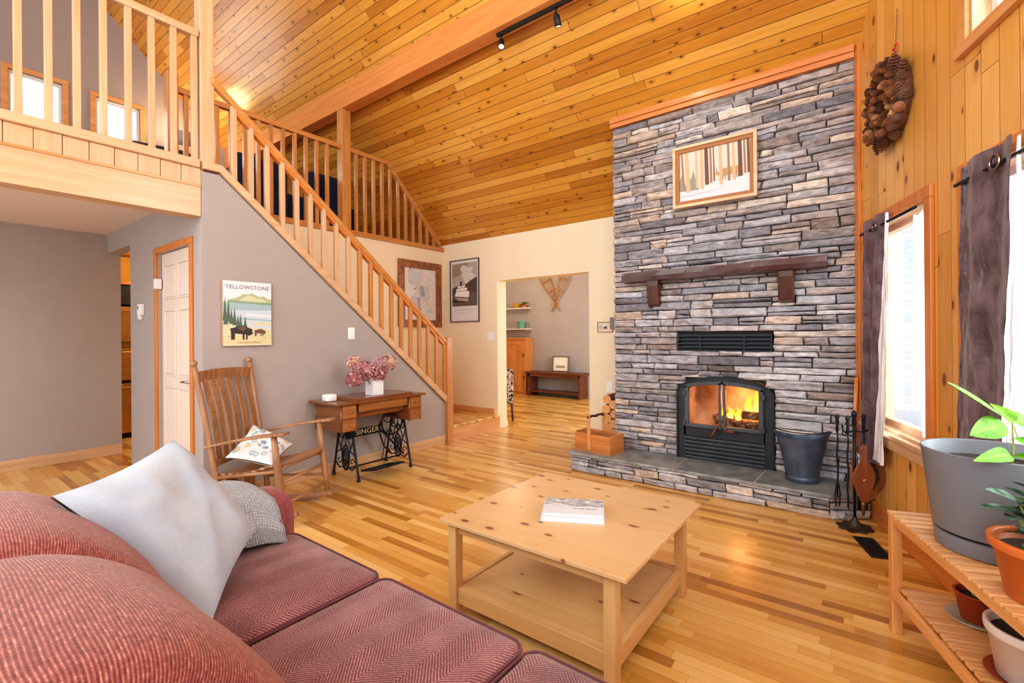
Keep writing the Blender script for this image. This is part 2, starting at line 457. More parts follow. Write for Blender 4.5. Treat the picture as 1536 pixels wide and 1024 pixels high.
# back wall with the opening to the next room
struct(obj('wall_back', wall_mb(-5.32, -.05, 0, lambda s: 2.70, [(-4.132, -2.70, -.01, 2.062)], YB, YB + .20), M_cream))
struct(obj('wall_stair', MB().box(-5.30, YD + .116, 0, XC, YB, 2.575), M_cream))
# grey wall under the stairs
poly = [(XS, YD, 0), (XS, 4.06, 0), (XS, 4.06, .44), (XS, 1.555, 2.585), (XS, YD, 2.585)]
struct(obj('wall_understair', MB().prism(poly, (-.10, 0, 0)), M_grey))
# hall under the loft
struct(obj('wall_left', MB().box(XL - .12, -3, 0, XL, 1.54, 2.45), M_grey))
struct(obj('wall_door', wall_mb(XL, XS - .101, 0, lambda s: 2.452, [(XL, -5.90, -.01, 2.243), (-5.085, -4.30, -.01, 2.055)], YD, YD + .114), M_grey))
struct(obj('ceiling', MB().box(-9, -3, 2.45, XS - .15, YD, 2.468), M_htex))
# loft deck
lo = MB().box(-9, -3, 2.47, XS - .02, YD + .02, 2.60).box(-9, YD + .02, 2.47, XC - .12, YB + .1, 2.575)
struct(obj('floor', lo, M_floor))
struct(obj('trim_2', MB().box(XS - .14, -3, 2.235, XS, YD - .004, 2.456), M_railpale['y']), 'pale fir beam carrying the edge of the loft', 'beam')
# pine band of short boards above the beam
bd = MB()
for i in range(34): bd.box(XS - .05, YD - .13 * i - .127, 2.474, XS - .004 - .004 * (i % 2), YD - .13 * i, 2.602)
struct(obj('trim_3', bd, M_railpale['z'], bevel=.004))
struct(obj('trim_4', MB().box(XS - .06, -3, 2.456, XS + .008, YD - .004, 2.474), M_trim['y'], bevel=.003))
# gable wall of the loft with two small windows
gh = [(.86, 1.36, 3.55, 4.70), (1.70, 2.20, 3.55, 4.68)]
gw = wall_mb(-2.8, 5.1, 2.4, lambda s: RZ(s) + .02, gh, 0, .12)
gw.xf(Matrix(((0, -1, 0, XG), (1, 0, 0, 0), (0, 0, 1, 0), (0, 0, 0, 1))))
struct(obj('wall_gable', gw, M_greyd))
def frame_mb(a0, a1, z0, z1, w, y0, y1, mb=None, sill=0):
    mb = mb or MB()
    mb.box(a0 - w, y0, z1, a1 + w, y1, z1 + w).box(a0 - w, y0, z0 - w, a1 + w, y1, z0)
    mb.box(a0 - w, y0, z0, a0, y1, z1).box(a1, y0, z0, a1 + w, y1, z1)
    return mb
GX = Matrix(((0, -1, 0, XG), (1, 0, 0, 0), (0, 0, 1, 0), (0, 0, 0, 1)))
for i, h in enumerate(gh):
    w = senv('window_%d' % (i + 4))
    obj('casing', frame_mb(*h, .06, -.02, .0).xf(GX), M_trim['y'], w, .004)
    obj('sash', frame_mb(h[0] + .03, h[1] - .03, h[2] + .03, h[3] - .03, .03, .03, .09).xf(GX), M_white, w, .003)
    obj('pane', MB().box(h[0], .055, h[2], h[1], .06, h[3]).xf(GX), M_glass, w)
# next room
struct(obj('wall_far', MB().box(-7.6, 8.56, 0, .1, 8.68, 3.1), M_grey))
struct(obj('wall_side', MB().box(-7.0, YB + .2, 0, -6.88, 8.56, 3.1), M_cream))
struct(obj('ceiling', MB().box(-7.6, YB + .21, 3.1, .1, 8.68, 3.18).box(-7.6, YB + .20, 2.55, .1, YB + .21, 3.18), M_white))
# kitchen glimpse
M_yellow = plain('ochre_wall', (206, 160, 74), .8)
struct(obj('wall_kitchen', MB().box(-8.5, 1.54, 0, -8.4, 4.2, 2.45).box(-8.4, 3.2, 0, XC - .14, 3.3, 2.45), M_yellow))
# baseboards
struct(obj('baseboard_left', MB().box(XL, -3, 0, XL + .016, 1.54, .115), M_railpale['y'], bevel=.004))
struct(obj('baseboard_understair', MB().box(XS, YD + .01, 0, XS + .016, 4.0, .105), M_railpale['y'], bevel=.004))
struct(obj('baseboard_back', MB().box(XC + .002, YB - .016, .17, -4.2, YB, .27).box(-2.64, YB - .014, 0, -2.35, YB, .1), M_trim['x'], bevel=.004))
struct(obj('baseboard_jamb', MB().box(-4.215, YB - .014, 0, -4.118, YB, .085).box(-4.132, YB, 0, -4.118, YB + .21, .085), M_cream, bevel=.004))
struct(obj('baseboard_right', MB().box(.02, -.02, 0, 6, 0, .135), M_trimO['x'], bevel=.005, loc=C0, rot=(0, 0, PA)))
struct(obj('trim_5', MB().box(.0, -.022, .4, .085, 0, 3.42), M_trimO['z'], bevel=.003, loc=C0, rot=(0, 0, PA)))
# landing step and the flight of stairs
st = MB().box(XC, 4.0, 0, -4.10, YB - .001, .17)
st2 = MB().box(XC, 3.99, .165, -4.085, YB - .002, .195)
struct(obj('stair_landing', st, M_trim['y'])); struct(obj('stair_landing', st2, M_floor, bevel=.004))
fs = MB(); n = 12; ry = 4.0; rz = .195
for i in range(n):
    fs.box(XC + .002, ry - (i + 1) * .2135, 0 if i < 2 else rz + (i - 1.5) * .2, XS - .102, ry - i * .2135, rz + (i + 1) * .2)
struct(obj('stair_flight', fs, M_trim['x'], bevel=.004))
# windows of the angled wall
PL = dict(loc=C0, rot=(0, 0, PA))
for i, (h, mull) in enumerate(((H1, None), (H2, 1.95), (H3, 1.645))):
    w = senv('window_%d' % (i + 1), C0, PA)
    c = MB().box(h[0] - .07, -.02, h[3], h[1] + .07, 0, h[3] + .07).box(h[0] - .07, -.02, h[2] - .05, h[0], 0, h[3]).box(h[1], -.02, h[2] - .05, h[1] + .07, 0, h[3])
    if i == 2: c.box(h[0] - .075, -.032, h[2] - .056, h[1] + .075, 0, h[2])
    obj('casing', c, M_trimO['z'] if i < 2 else M_trim['x'], w, .004)
    if i < 2:
        obj('sill', MB().box(h[0] - .07, -.045, h[2] - .03, h[1] + .09, .13, h[2]).box(h[0] - .07, -.03, h[2] - .10, h[1] + .07, 0, h[2] - .03), M_railpale['x'], w, .006)
    j = frame_mb(h[0] + .015, h[1] - .015, h[2] + .015, h[3] - .015, .0149, .0, .13)
    obj('jamb', j, M_railpale['x'], w)
    s = frame_mb(h[0] + .06, h[1] - .06, h[2] + .055, h[3] - .05, .045, .07, .12)
    if mull: s.box(mull - .035, .06, h[2] + .01, mull + .035, .12, h[3] - .01)
    obj('sash', s, M_white if i != 0 else M_railpale['z'], w, .004)
    obj('pane', MB().box(h[0] + .03, .092, h[2] + .03, h[1] - .03, .097, h[3] - .03), M_glass, w)
# door under the loft
dr = senv('door_1')
M_door = plain('door_white', (226, 212, 202), .42, var=.01)
cas = MB().box(-5.137, YD - .018, 0, -5.085, YD, 2.055).box(-4.30, YD - .018, 0, -4.248, YD, 2.055).box(-5.137, YD - .018, 2.055, -4.248, YD, 2.107)
obj('casing', cas, M_trimO['z'], dr, .003)
d = MB().box(-5.08, YD + .03, .008, -4.305, YD + .065, 2.05)
obj('door_panel', d, M_door, dr)
pn = MB()
for x0, x1 in ((-4.97, -4.745), (-4.64, -4.415)):
    for z0, z1 in ((1.66, 1.93), (.99, 1.53), (.22, .86)):
        pn.box(x0, YD + .022, z0, x1, YD + .031, z1)
        frame_mb(x0 - .004, x1 + .004, z0 - .004, z1 + .004, .016, YD + .018, YD + .031, pn)
obj('raised_moulding', pn, M_door, dr, .006)
M_nickel = plain('satin_nickel', (170, 160, 152), .25, 1)
hd = MB().lathe([(.03, 0), (.03, .012), (.012, .016), (.011, .05)], (-4.36, YD + .03, .945), 16, (0, -1, 0))
hd.tube([(-4.36, YD - .015, .945), (-4.39, YD - .022, .945), (-4.47, YD - .02, .94)], [.012, .011, .008], 8)
obj('door_handle', hd, M_nickel, dr, smooth=True)
hg = MB().box(-5.10, YD - .03, 1.74, -5.05, YD + .02, 1.83)
obj('latch', hg, plain('latch_white', (236, 236, 240), .3), dr, .004)
# snowy ground and pale wooded hill outdoors
M_snow = plain('snow', (236, 240, 246), .8)
gr = MB().prism([(pe.x + 1.2, pe.y, -.5), (14, -6, -.5), (14, 14, -.5), (.35, 14, -.5), (.35, YB, -.5)], (0, 0, -.05))
struct(obj('snowy_ground', gr, M_snow))
N = NT('snowy_trees'); co = N.xyz(); f = N.noise(N.comb(co[0], N.m('MULTIPLY', co[1], 3), N.m('MULTIPLY', co[2], 1.4)), 2.2, 6, .7)
N.set(Base_Color=N.ramp(f, [(.38, srgb(120, 128, 134)), (.5, srgb(214, 220, 226)), (.62, srgb(250, 252, 255))]), Roughness=.9)
struct(obj('snowy_hill', MB().box(-20.3, -8, 0, -20, 14, 7.2), N.mat))
# ================================================================ RAILINGS
def newel(parent, x, y, z0, z1, w, mat, cap=False):
    mb = MB().box(x - w / 2, y - w / 2, z0, x + w / 2, y + w / 2, z1)
    return obj('newel_post', mb, mat, parent, .006)
# rail of the stairs
sr = thing('stair_railing', 'long wooden stair railing sloping down to a square newel beside the low landing', 'railing', (XS + .02, 4.06, 0))
RX = XS + .0; lx = -.02
def yz(y, z): return (lx, y - 4.06, z)
hr_t = lambda y: 3.31 + (y - 1.532) * (1.263 - 3.31) / (4.003 - 1.532)
st_l = lambda y: 2.60 + (y - 1.555) * (.49 - 2.60) / (4.02 - 1.555)
obj('handrail', MB().prism([(lx - .03, y - 4.06, z) for y, z in ((1.50, hr_t(1.50)), (4.02, hr_t(4.02)), (4.02, hr_t(4.02) - .055), (1.50, hr_t(1.50) - .055))], (.065, 0, 0)), M_rail['y'], sr, .008)
obj('stringer_cap', MB().prism([(lx - .06, y - 4.06, z) for y, z in ((1.43, 2.60), (1.553, 2.60), (4.03, st_l(4.03)), (4.03, st_l(4.03) + .085), (1.565, 2.66), (1.43, 2.66))], (.09, 0, 0)), M_railpale['y'], sr, .005)
obj('newel_post', MB().box(lx - .05, -.045, 0, lx + .045, .045, 1.285), M_rail['z'], sr, .006)
for i in range(19):
    y = 1.66 + (4.0 - 1.66) * i / 18.
    z0 = st_l(y) + .06; z1 = hr_t(y) - .03
    obj('baluster', MB().box(lx - .019, y - 4.06 - .019, z0, lx + .019, y - 4.06 + .019, z1), M_railpale['z'] if i < 9 else M_rail['z'], sr, .003)
    q = MB().prism([(lx - .024, yy - 4.06, hr_t(yy) - .054) for yy in (y + .022, y + .108)] + [(lx - .024, yy - 4.06, hr_t(yy) - .092) for yy in (y + .108, y + .022)], (.048, 0, 0))
    if i < 18: obj('rail_fillet', q, M_trimO['y'], sr)
# tall post at the head of the stairs
o = tag(obj('timber_post', MB().box(XS - .115, 1.425, 2.602, XS + .0, 1.523, RZ(1.523) - .004), M_railpale['z'], bevel=.006), 'tall square timber post rising from the loft edge to the ceiling', 'post')
# loft edge railing
lr = thing('loft_railing', 'pale wooden railing along the open loft edge above the board band', 'railing', (XS, 0, 2.6))
obj('bottom_rail', MB().box(-.075, -2.6, .002, .02, 1.415, .066), M_railpale['y'], lr, .006)
obj('handrail', MB().box(-.07, -2.6, 1.012, .0, 1.42, 1.066), M_railpale['y'], lr, .008)
for i in range(28):
    y = 1.392 - .134 * i
    obj('baluster', MB().box(-.052, y - .019, .06, -.014, y + .019, 1.02), M_railpale['z'], lr, .003)
# railing on the far side of the stair well
fr = thing('stairwell_railing', 'wooden railing on the cream wall across the stair well following the roof slope', 'railing', (XC, 0, 2.575))
obj('newel_post', MB().box(-.10, 1.54, .065, .0, 1.63, 1.23), M_rail['z'], fr, .006)
obj('bottom_rail', MB().box(-.10, 1.5, .002, .022, 5.08, .066), M_rail['y'], fr, .006)
obj('handrail', MB().prism([(-.075, y, z) for y, z in ((1.63, 1.06), (1.63, 1.115), (4.085, 1.115), (5.06, .145), (5.06, .066), (5.035, .066), (4.06, 1.06))], (.06, 0, 0)), M_rail['y'], fr, .006)
for i in range(26):
    y = 1.70 + .1345 * i
    if 3.22 < y < 3.42: continue
    z1 = min(1.07, .10 + 5.05 - y)
    if z1 > .12: obj('baluster', MB().box(-.064, y - .019, .06, -.026, y + .019, z1), M_rail['z'], fr, .003)
tag(obj('support_post', MB().box(XC - .10, 3.352, 2.642, XC + .02, 3.47, 4.124), M_rail['z'], bevel=.006), 'square wooden post under the roof beam, in the stair well railing', 'post')
# ================================================================ FIREPLACE
PALS = [((.30, .29, .315), 5), ((.40, .385, .405), 5), ((.22, .21, .23), 4), ((.48, .455, .455), 3), ((.34, .30, .29), 2), ((.50, .40, .33), 1.1), ((.56, .49, .43), 1.0), ((.27, .225, .205), 1.3), ((.40, .35, .34), 1.5)]
def stone_col(R, warm=0):
    w = [b * (1 + (warm * 1.5 if c[0] > c[2] * 1.15 else 0)) for c, b in PALS]
    c = R.choices([c for c, _ in PALS], w)[0]; k = R.uniform(.85, 1.15)
    return tuple(x * k * 1.12 for x in c)
def stones(mb, ivals, z0, z1, R, emit, hmin=.042, hmax=.082, lmin=.15, lmax=.5, res=.017, amp=1, warmf=None):
    """rows of split ledge stones; ivals(z)->free x intervals; emit(x,z,d)->point (d = how far it stands out)"""
    z = z0
    while z < z1 - .012:
        h = R.uniform(hmin, hmax)
        if z + h > z1 - .02: h = z1 - z
        for a, b in ivals(z + h / 2):
            x = a
            while x < b - .01:
                L = R.uniform(lmin, lmax)
                if R.random() < .3: L *= .6
                if x + L > b - .07: L = b - x
                subs = [(z, h)]
                if h > .066 and R.random() < .3:
                    t = R.uniform(.38, .62) * h; subs = [(z, t), (z + t, h - t)]
                for zz, hh in subs:
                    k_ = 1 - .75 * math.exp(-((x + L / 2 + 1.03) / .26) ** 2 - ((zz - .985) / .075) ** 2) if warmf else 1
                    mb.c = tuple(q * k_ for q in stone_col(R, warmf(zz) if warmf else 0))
                    nx = max(4, int(L / res) + 2); nz = max(4, int(hh / (res * .75)) + 2)
                    base = R.uniform(.004, .042); sx = R.uniform(-.08, .08); sz = R.uniform(-.3, .4); sl = R.uniform(-.012, .012); sd = R.uniform(0, 90); g = .0012
                    w1 = R.uniform(-.007, .007); w2 = R.uniform(-.007, .007)
                    vs = []; fs = []
                    for j in range(nz + 1):
                        for i in range(nx + 1):
                            u = 0 if i == 0 else 1 if i == nx else .006 / L + (1 - .012 / L) * (i - 1) / (nx - 2)
                            v = 0 if j == 0 else 1 if j == nz else .004 / hh + (1 - .008 / hh) * (j - 1) / (nz - 2)
                            px = x + g + (L - 2 * g) * u; pz = zz + g + (hh - 2 * g) * v
                            pz += (w1 if v > .5 else w2) * (2 * abs(v - .5)) * sin(u * 5 + sd) * .6
                            e = min(1, min(u, 1 - u) * L / .014) * min(1, min(v, 1 - v) * hh / .010)
                            nz_ = mn.noise((px * 9 + sd, pz * 26, sd)) * .013 + mn.noise((px * 34, pz * 60 + sd, 3)) * .006
                            nz_ += (floor(mn.noise((px * 7 + sd, pz * 30 + px * 9, 7)) * 3) / 3) * .012
                            d = base + (u - .5) * sx * .2 + (v - .5) * sz * .12 + nz_ * amp
                            if i in (0, nx) or j in (0, nz): d = -.022
                            else: d = max(-.004, d) * (.4 + .6 * e)
                            px2 = px + sl * (v - .5) * (1 if 0 < i < nx else .0) * 1.6 + (mn.noise((pz * 30, sd, 1)) * .006 if 0 < i < nx else 0)
                            vs.append(emit(px2, pz, d))
                    for j in range(nz):
                        for i in range(nx):
                            p = j * (nx + 1) + i
                            fs.append((p, p + 1, p + nx + 2, p + nx + 1))
                    mb.add(vs, fs)
                x += L
        z += h
    mb.c = (1, 1, 1)
fp = thing('stone_fireplace', 'tall dry-stacked grey ledgestone fireplace with raised slate hearth against the end wall', 'fireplace', (-1.02, YF, 0))
def FL(x, y, z): return (x + 1.02, y - YF, z)
AX0, AX1, ACX = -1.405, -.628, -1.0165
def arch(x): return .79 + .135 * max(0, 1 - ((x - ACX) / .3885) ** 2) ** .5 * 1.0
def arch_half(z):
    if z <= .80: return .3885
    if z >= .918: return 0
    return .3885 * sqrt(max(0, 1 - ((z - .79) / .135) ** 2))
def face_iv(z):
    a, b = -2.035, -.068
    if 1.14 < z < 1.298: return [(a, -1.412), (-.63, b)]
    h = arch_half(z - .012)
    if h > 0: return [(a, ACX - h - .004), (ACX + h + .004, b)]
    return [(a, b)]
R = random.Random(11)
mb = MB(); stones(mb, face_iv, .172, 3.375, R, lambda x, z, d: FL(x, YF - d, z), warmf=lambda z: max(0, min(1, (z - 1.7) / 1.0)) * 2.4 if z > 1.2 else 0)  # tan stones favoured higher up, painting in the warm light there
# return face of the chimney breast
sb = MB(); stones(sb, lambda z: [(YF + .005, YB)], .172, 2.9, R, lambda y, z, d: FL(-2.035 - d * .5, y, z), res=.03)
obj('stone_facing', mb, M_stone, fp)
obj('stone_facing', sb, M_stone, fp)
core = MB()
for a, b, c, d in ((-2.03, -1.407, .0, 3.3), (-.63, -.07, 0, 3.3), (-1.407, -.63, 1.294, 3.3), (-1.407, -.63, .93, 1.144)):
    core.box(*FL(a, YF + .016, c), *FL(b, YB, d))
pts = [(AX0, .93)] + [(ACX + .3885 * cos(t), .79 + .135 * sin(t)) for t in [pi - pi * i / 16 for i in range(17)]] + [(AX1, .93)]
core.prism([FL(x, YF + .016, z) for x, z in pts], (0, .3, 0))
core.box(*FL(-1.407, YF + .42, 0), *FL(-.63, YB, 1.3))
obj('masonry_core', core, M_mortar, fp)
obj('ceiling_trim', MB().box(*FL(-2.05, YF - .045, 3.352), *FL(-.075, YF + .0, 3.40)).prism([FL(-2.05, YF - .06, 3.395), FL(-.075, YF - .06, 3.395), FL(-.075, YF - .06, 3.448), FL(-2.05, YF - .06, 3.448)], (0, .012, 0)), M_trimO['x'], fp, .004)
# hearth
he = MB(); HP = [(-2.30, 3.945), (-.225, 3.945), (.00, 4.10)]
stones(he, lambda z: [(-2.30, -.225)], .0, .152, R, lambda x, z, d: FL(x, 3.945 - d * .7, z), hmin=.04, hmax=.07, lmin=.14, lmax=.4)
ev = (V((.00, 4.10, 0)) - V((-.225, 3.945, 0))); el = ev.length; eu = ev / el; en = V((eu.y, -eu.x, 0))
stones(he, lambda z: [(0, el)], .0, .152, R, lambda x, z, d: FL(*(V((-.225, 3.945, z)) + eu * x + en * d * .7)), hmin=.04, hmax=.07)
stones(he, lambda z: [(3.945, 5.07)], .0, .152, R, lambda y, z, d: FL(-2.30 - d * .7, y, z), res=.03)
hth = obj('hearth', he, M_stone, fp)
obj('hearth_core', MB().prism([FL(x, y, 0) for x, y in ((-2.295, 3.95), (-.23, 3.95), (-.01, 4.10), (-.075, 4.36), (-2.0, 4.36), (-2.0, 5.06), (-2.295, 5.06))], (0, 0, .15)), M_mortar, hth)
slabs = ([(-2.325, 3.918), (-1.325, 3.918), (-1.325, 4.37), (-2.02, 4.37), (-2.02, 5.07), (-2.325, 5.07)], [(-1.315, 3.918), (-.705, 3.918), (-.69, 4.37), (-1.315, 4.37)], [(-.695, 3.918), (-.217, 3.918), (.008, 4.075), (-.075, 4.36), (-.68, 4.37)])
for s in slabs: obj('slate_slab', MB().prism([FL(x, y, .152) for x, y in s], (0, 0, .024)), M_slate, hth, .004)
obj('grout', MB().box(*FL(-1.325, 3.93, .152), *FL(-1.315, 4.36, .1745)), M_grout, hth)
obj('grout', MB().prism([FL(-.706, 3.93, .152), FL(-.695, 3.93, .152), FL(-.681, 4.36, .152), FL(-.69, 4.36, .152)], (0, 0, .0225)), M_grout, hth)
# steel insert
def archpts(cx, hw, zs, rise, n=24): return [(cx + hw * cos(pi - pi * i / n), zs + rise * sin(pi * i / n)) for i in range(n + 1)]
def archframe(mb, cx, hw, z0, zs, rise, w, y, dy, wb=None, n=24):
    o = [(cx - hw, z0)] + archpts(cx, hw, zs, rise, n) + [(cx + hw, z0)]
    i = [(cx - hw + w, z0)] + archpts(cx, hw - w, zs, rise - w * .8, n) + [(cx + hw - w, z0)]
    for k in range(len(o) - 1):
        mb.prism([FL(o[k][0], y, o[k][1]), FL(o[k + 1][0], y, o[k + 1][1]), FL(i[k + 1][0], y, i[k + 1][1]), FL(i[k][0], y, i[k][1])], (0, dy, 0))
    if wb: mb.box(*FL(cx - hw + w, y, z0), *FL(cx + hw - w, y + dy, z0 + wb))
    return mb
yi = YF - .03
ins = obj('insert_surround', archframe(MB(), ACX, .392, .176, .775, .146, .075, yi, .05).box(*FL(-1.35, yi, .385), *FL(-.69, yi + .05, .475)), M_dsteel, fp)
obj('surround_lip', archframe(MB(), ACX, .396, .176, .775, .150, .014, yi - .012, .06), M_black, ins)
lv = MB()
for k in range(6): lv.prism([FL(-1.34, yi + .006, .185 + k * .034), FL(-1.34, yi - .016, .192 + k * .034), FL(-1.34, yi - .016, .206 + k * .034), FL(-1.34, yi + .006, .21 + k * .034)], (.65, 0, 0))
obj('lower_louvre', lv.box(*FL(-1.34, yi + .02, .178), *FL(-.69, yi + .04, .39)), M_steel, ins)
fb = MB().box(*FL(-1.36, YF + .40, .40), *FL(-.67, YF + .415, .95)).box(*FL(-1.375, YF + .02, .40), *FL(-1.36, YF + .41, .95)).box(*FL(-.67, YF + .02, .40), *FL(-.655, YF + .41, .95)).box(*FL(-1.37, YF + .02, .40), *FL(-.66, YF + .41, .425)).box(*FL(-1.37, YF + .0, .91), *FL(-.66, YF + .41, .94))
N = NT('firebrick'); co = N.coord(); N.set(Base_Color=N.ramp(N.noise(co, 5, 4), [(.3, srgb(150, 120, 104)), (.65, srgb(232, 214, 200))]), Roughness=.9); M_fb = N.mat
obj('firebox', fb, M_fb, ins)
yd = yi - .03
for sg, x0, x1 in ((-1, -1.335, -1.024), (1, -1.009, -.698)):
    dz = lambda x: .80 + .085 * sqrt(max(0, 1 - ((x - ACX) / .36) ** 2))
    n = 14; xs = [x0 + (x1 - x0) * i / n for i in range(n + 1)]
    dm = MB()
    for a, b in zip(xs, xs[1:]):
        dm.prism([FL(a, yd, dz(a) - .032), FL(b, yd, dz(b) - .032), FL(b, yd, dz(b)), FL(a, yd, dz(a))], (0, .03, 0))
    w0, w1 = (.036, .022) if sg < 0 else (.022, .036)
    dm.prism([FL(x0, yd, .468), FL(x0 + w0, yd, .468), FL(x0 + w0, yd, dz(x0 + w0) - .02), FL(x0, yd, dz(x0))], (0, .03, 0))
    dm.prism([FL(x1 - w1, yd, .468), FL(x1, yd, .468), FL(x1, yd, dz(x1)), FL(x1 - w1, yd, dz(x1 - w1) - .02)], (0, .03, 0))
    dm.box(*FL(x0 + w0, yd, .468), *FL(x1 - w1, yd + .03, .498))
    hx = x0 if sg < 0 else x1
    for hz in (.50, .77): dm.lathe([(.012, -.022), (.016, -.02), (.016, .02), (.012, .022)], FL(hx, yd - .004, hz), 10)
    dd = obj('insert_door', dm, M_steel, fp, .003)
    gp = [FL(x, yd + .02, dz(x) - .03) for x in xs[1:-1]]
    gp = [FL(x0 + w0 - .006, yd + .02, .49)] + [FL(x0 + w0 - .006, yd + .02, dz(x0 + w0) - .03)] + [p for p in gp if x0 + w0 < p[0] - 1.02 < x1 - w1] + [FL(x1 - w1 + .006, yd + .02, dz(x1 - w1) - .03), FL(x1 - w1 + .006, yd + .02, .49)]
    obj('door_glass', MB().prism(list(reversed(gp)), (0, .004, 0)), M_stglass, dd)
    hp = (-1.06, .445) if sg < 0 else (-.985, .445)
    h = MB().tube([FL(hp[0], yd, .48), FL(hp[0], yd - .035, .478), FL(hp[0] + sg * .004, yd - .04, .47)], .008, 8)
    if sg < 0: h.tube([FL(hp[0], yd - .04, .475), FL(hp[0] - .035, yd - .05, .41)], [.010, .013], 10)
    else: h.tube([FL(hp[0], yd - .04, .468), FL(hp[0] + .075, yd - .045, .468)], [.010, .013], 10)
    obj('door_handle', h, wood('handle_wood', (70, 34, 20), (140, 76, 46), 'x', .4), dd, smooth=True)
vg = MB()
frame_mb(0, .771, 0, .148, -.012, 0, .03, vg)
for k in range(4): vg.prism([(.012, .02, .018 + k * .034), (.012, .004, .026 + k * .034), (.012, .004, .040 + k * .034), (.012, .02, .034 + k * .034)], (.747, 0, 0))
for x in (.2, .56): vg.box(x - .006, .002, .01, x + .006, .012, .138)
vg.box(.005, .04, .005, .766, .05, .143)
vg.xf(Matrix.Translation(FL(-1.406, YF - .022, 1.146)))
obj('vent_grille', vg, plain('vent_paint', (34, 38, 46), .4, .3), fp, .002)
soot = NT('soot'); soot.set(Base_Color=srgb(14, 12, 14), Roughness=.95)
# burning logs and flame inside the firebox
M_char = NT('charred_log'); co = M_char.coord(); fz = M_char.noise(co, 26, 5, .7)
M_char.set(Base_Color=M_char.ramp(fz, [(.35, srgb(38, 28, 26)), (.5, srgb(120, 96, 84)), (.66, srgb(206, 186, 170))]), Roughness=.95, Emission_Color=srgb(255, 96, 20), Emission_Strength=M_char.m('MULTIPLY', M_char.step(fz, .62, .72), .6)); M_char.bump(fz, 1, .02)
def log(name, label, a, b, r, mat, grp):
    a = V(a); b = V(b); mb = MB(); pts = []; rs = []
    for i in range(13):
        t = i / 12; p = a.lerp(b, t) + V((0, mn.noise((t * 3, r * 99, 0)) * .008, mn.noise((t * 4, 5, r * 77)) * .006)); pts.append(p); rs.append(r * (1 + .12 * mn.noise((t * 9, r * 50, 2))))
    mb.tube(pts, rs, 12)
    return tag(obj(name, mb, mat), label, 'log', grp)
log('firewood_log', 'ash-grey split log burning at the bottom of the firebox', (-1.02, YF + .16, .475), (-.72, YF + .10, .48), .055, M_char.mat, 'logs burning in the fireplace')
log('firewood_log', 'reddish charred log lying across the top of the fire', (-.90, YF + .20, .575), (-.70, YF + .16, .58), .036, M_char.mat, 'logs burning in the fireplace')
log('firewood_log', 'dark charred log end at the back of the fire, behind the door bar', (-1.16, YF + .25, .50), (-.96, YF + .28, .56), .045, M_char.mat, 'logs burning in the fireplace')
N = NT('flame'); N.t.nodes.remove(N.b); tr = N.n('ShaderNodeBsdfTransparent'); em = N.n('ShaderNodeEmission'); z = N.xyz('UV')
em.inputs[1].default_value = 8
N.l(N.ramp(z[1], [(0, srgb(255, 196, 90)), (.4, srgb(255, 150, 40)), (1, srgb(240, 84, 10))]), em.inputs[0])
mx = N.n('ShaderNodeMixShader'); lw = N.n('ShaderNodeLayerWeight'); lw.inputs[0].default_value = .35
N.l(N.m('MULTIPLY', N.m('SUBTRACT', 1, lw.outputs['Facing']), N.m('SUBTRACT', .8, N.m('MULTIPLY', z[1], .6))), mx.inputs[0]); N.l(tr.outputs[0], mx.inputs[1]); N.l(em.outputs[0], mx.inputs[2]); N.l(mx.outputs[0], N.out.inputs[0])
fm = MB(); R = random.Random(5)
for x, z0, h, r in ((-.735, .53, .33, .05), (-.80, .60, .23, .045), (-.87, .56, .20, .04), (-.70, .46, .25, .035), (-1.08, .52, .10, .045), (-1.00, .54, .12, .035), (-.94, .52, .14, .03)):
    sd = R.uniform(0, 50); y0 = YF + R.uniform(.16, .3)
    fm.grid(lambda u, v: (x + mn.noise((v * 3, sd, 0)) * .05 * v + r * cos(2 * pi * u) * (sin(pi * min(1, .18 + v * .82)) ** .8) * (1 - v * .5), y0 + r * .6 * sin(2 * pi * u) * sin(pi * min(1, .18 + v * .82)), z0 + h * v), 12, 12, cu=True)
o = obj('flames', fm, N.mat, smooth=True); o['kind'] = 'stuff'; tag(o, 'orange flames behind the glass doors of the fireplace', 'fire')
# mantel shelf
mt = thing('mantel_shelf', 'dark brown timber mantel shelf on two corbels across the stone chimney', 'mantel', (-1.09, YF, 1.84))
sh = MB(); n = 40
def mtl(u, v):
    x = -.80 + 1.64 * u; k = int(v * 12 + .5) % 12
    cs = [(-.15, -.04), (-.155, 0), (-.15, .045), (-.10, .05), (-.03, .05), (.0, .05), (.02, .05), (.02, 0), (.02, -.04), (0, -.045), (-.05, -.045), (-.11, -.045)][k]
    w = mn.noise((x * 2.3, k * 1.7, 3)) * .012 + mn.noise((x * 9, k * 3, 1)) * .004
    return (x, cs[0] + (w if k < 4 or k > 9 else 0), cs[1] + mn.noise((x * 3, 9, k * .6)) * .009)
sh.grid(mtl, n, 12)
for e in (0, 1): sh.poly([mtl(e, k / 12) for k in (range(12) if e else range(11, -1, -1))])
obj('shelf_board', sh, M_mantel, mt)
for x in (-.515, .565):
    c = MB().prism([(x - .055, .01, -.03), (x - .055, -.125, -.03), (x - .055, -.12, -.09), (x - .055, -.085, -.27), (x - .055, .01, -.30)], (.11, 0, 0))
    obj('corbel', c, M_corbel, mt, .01)
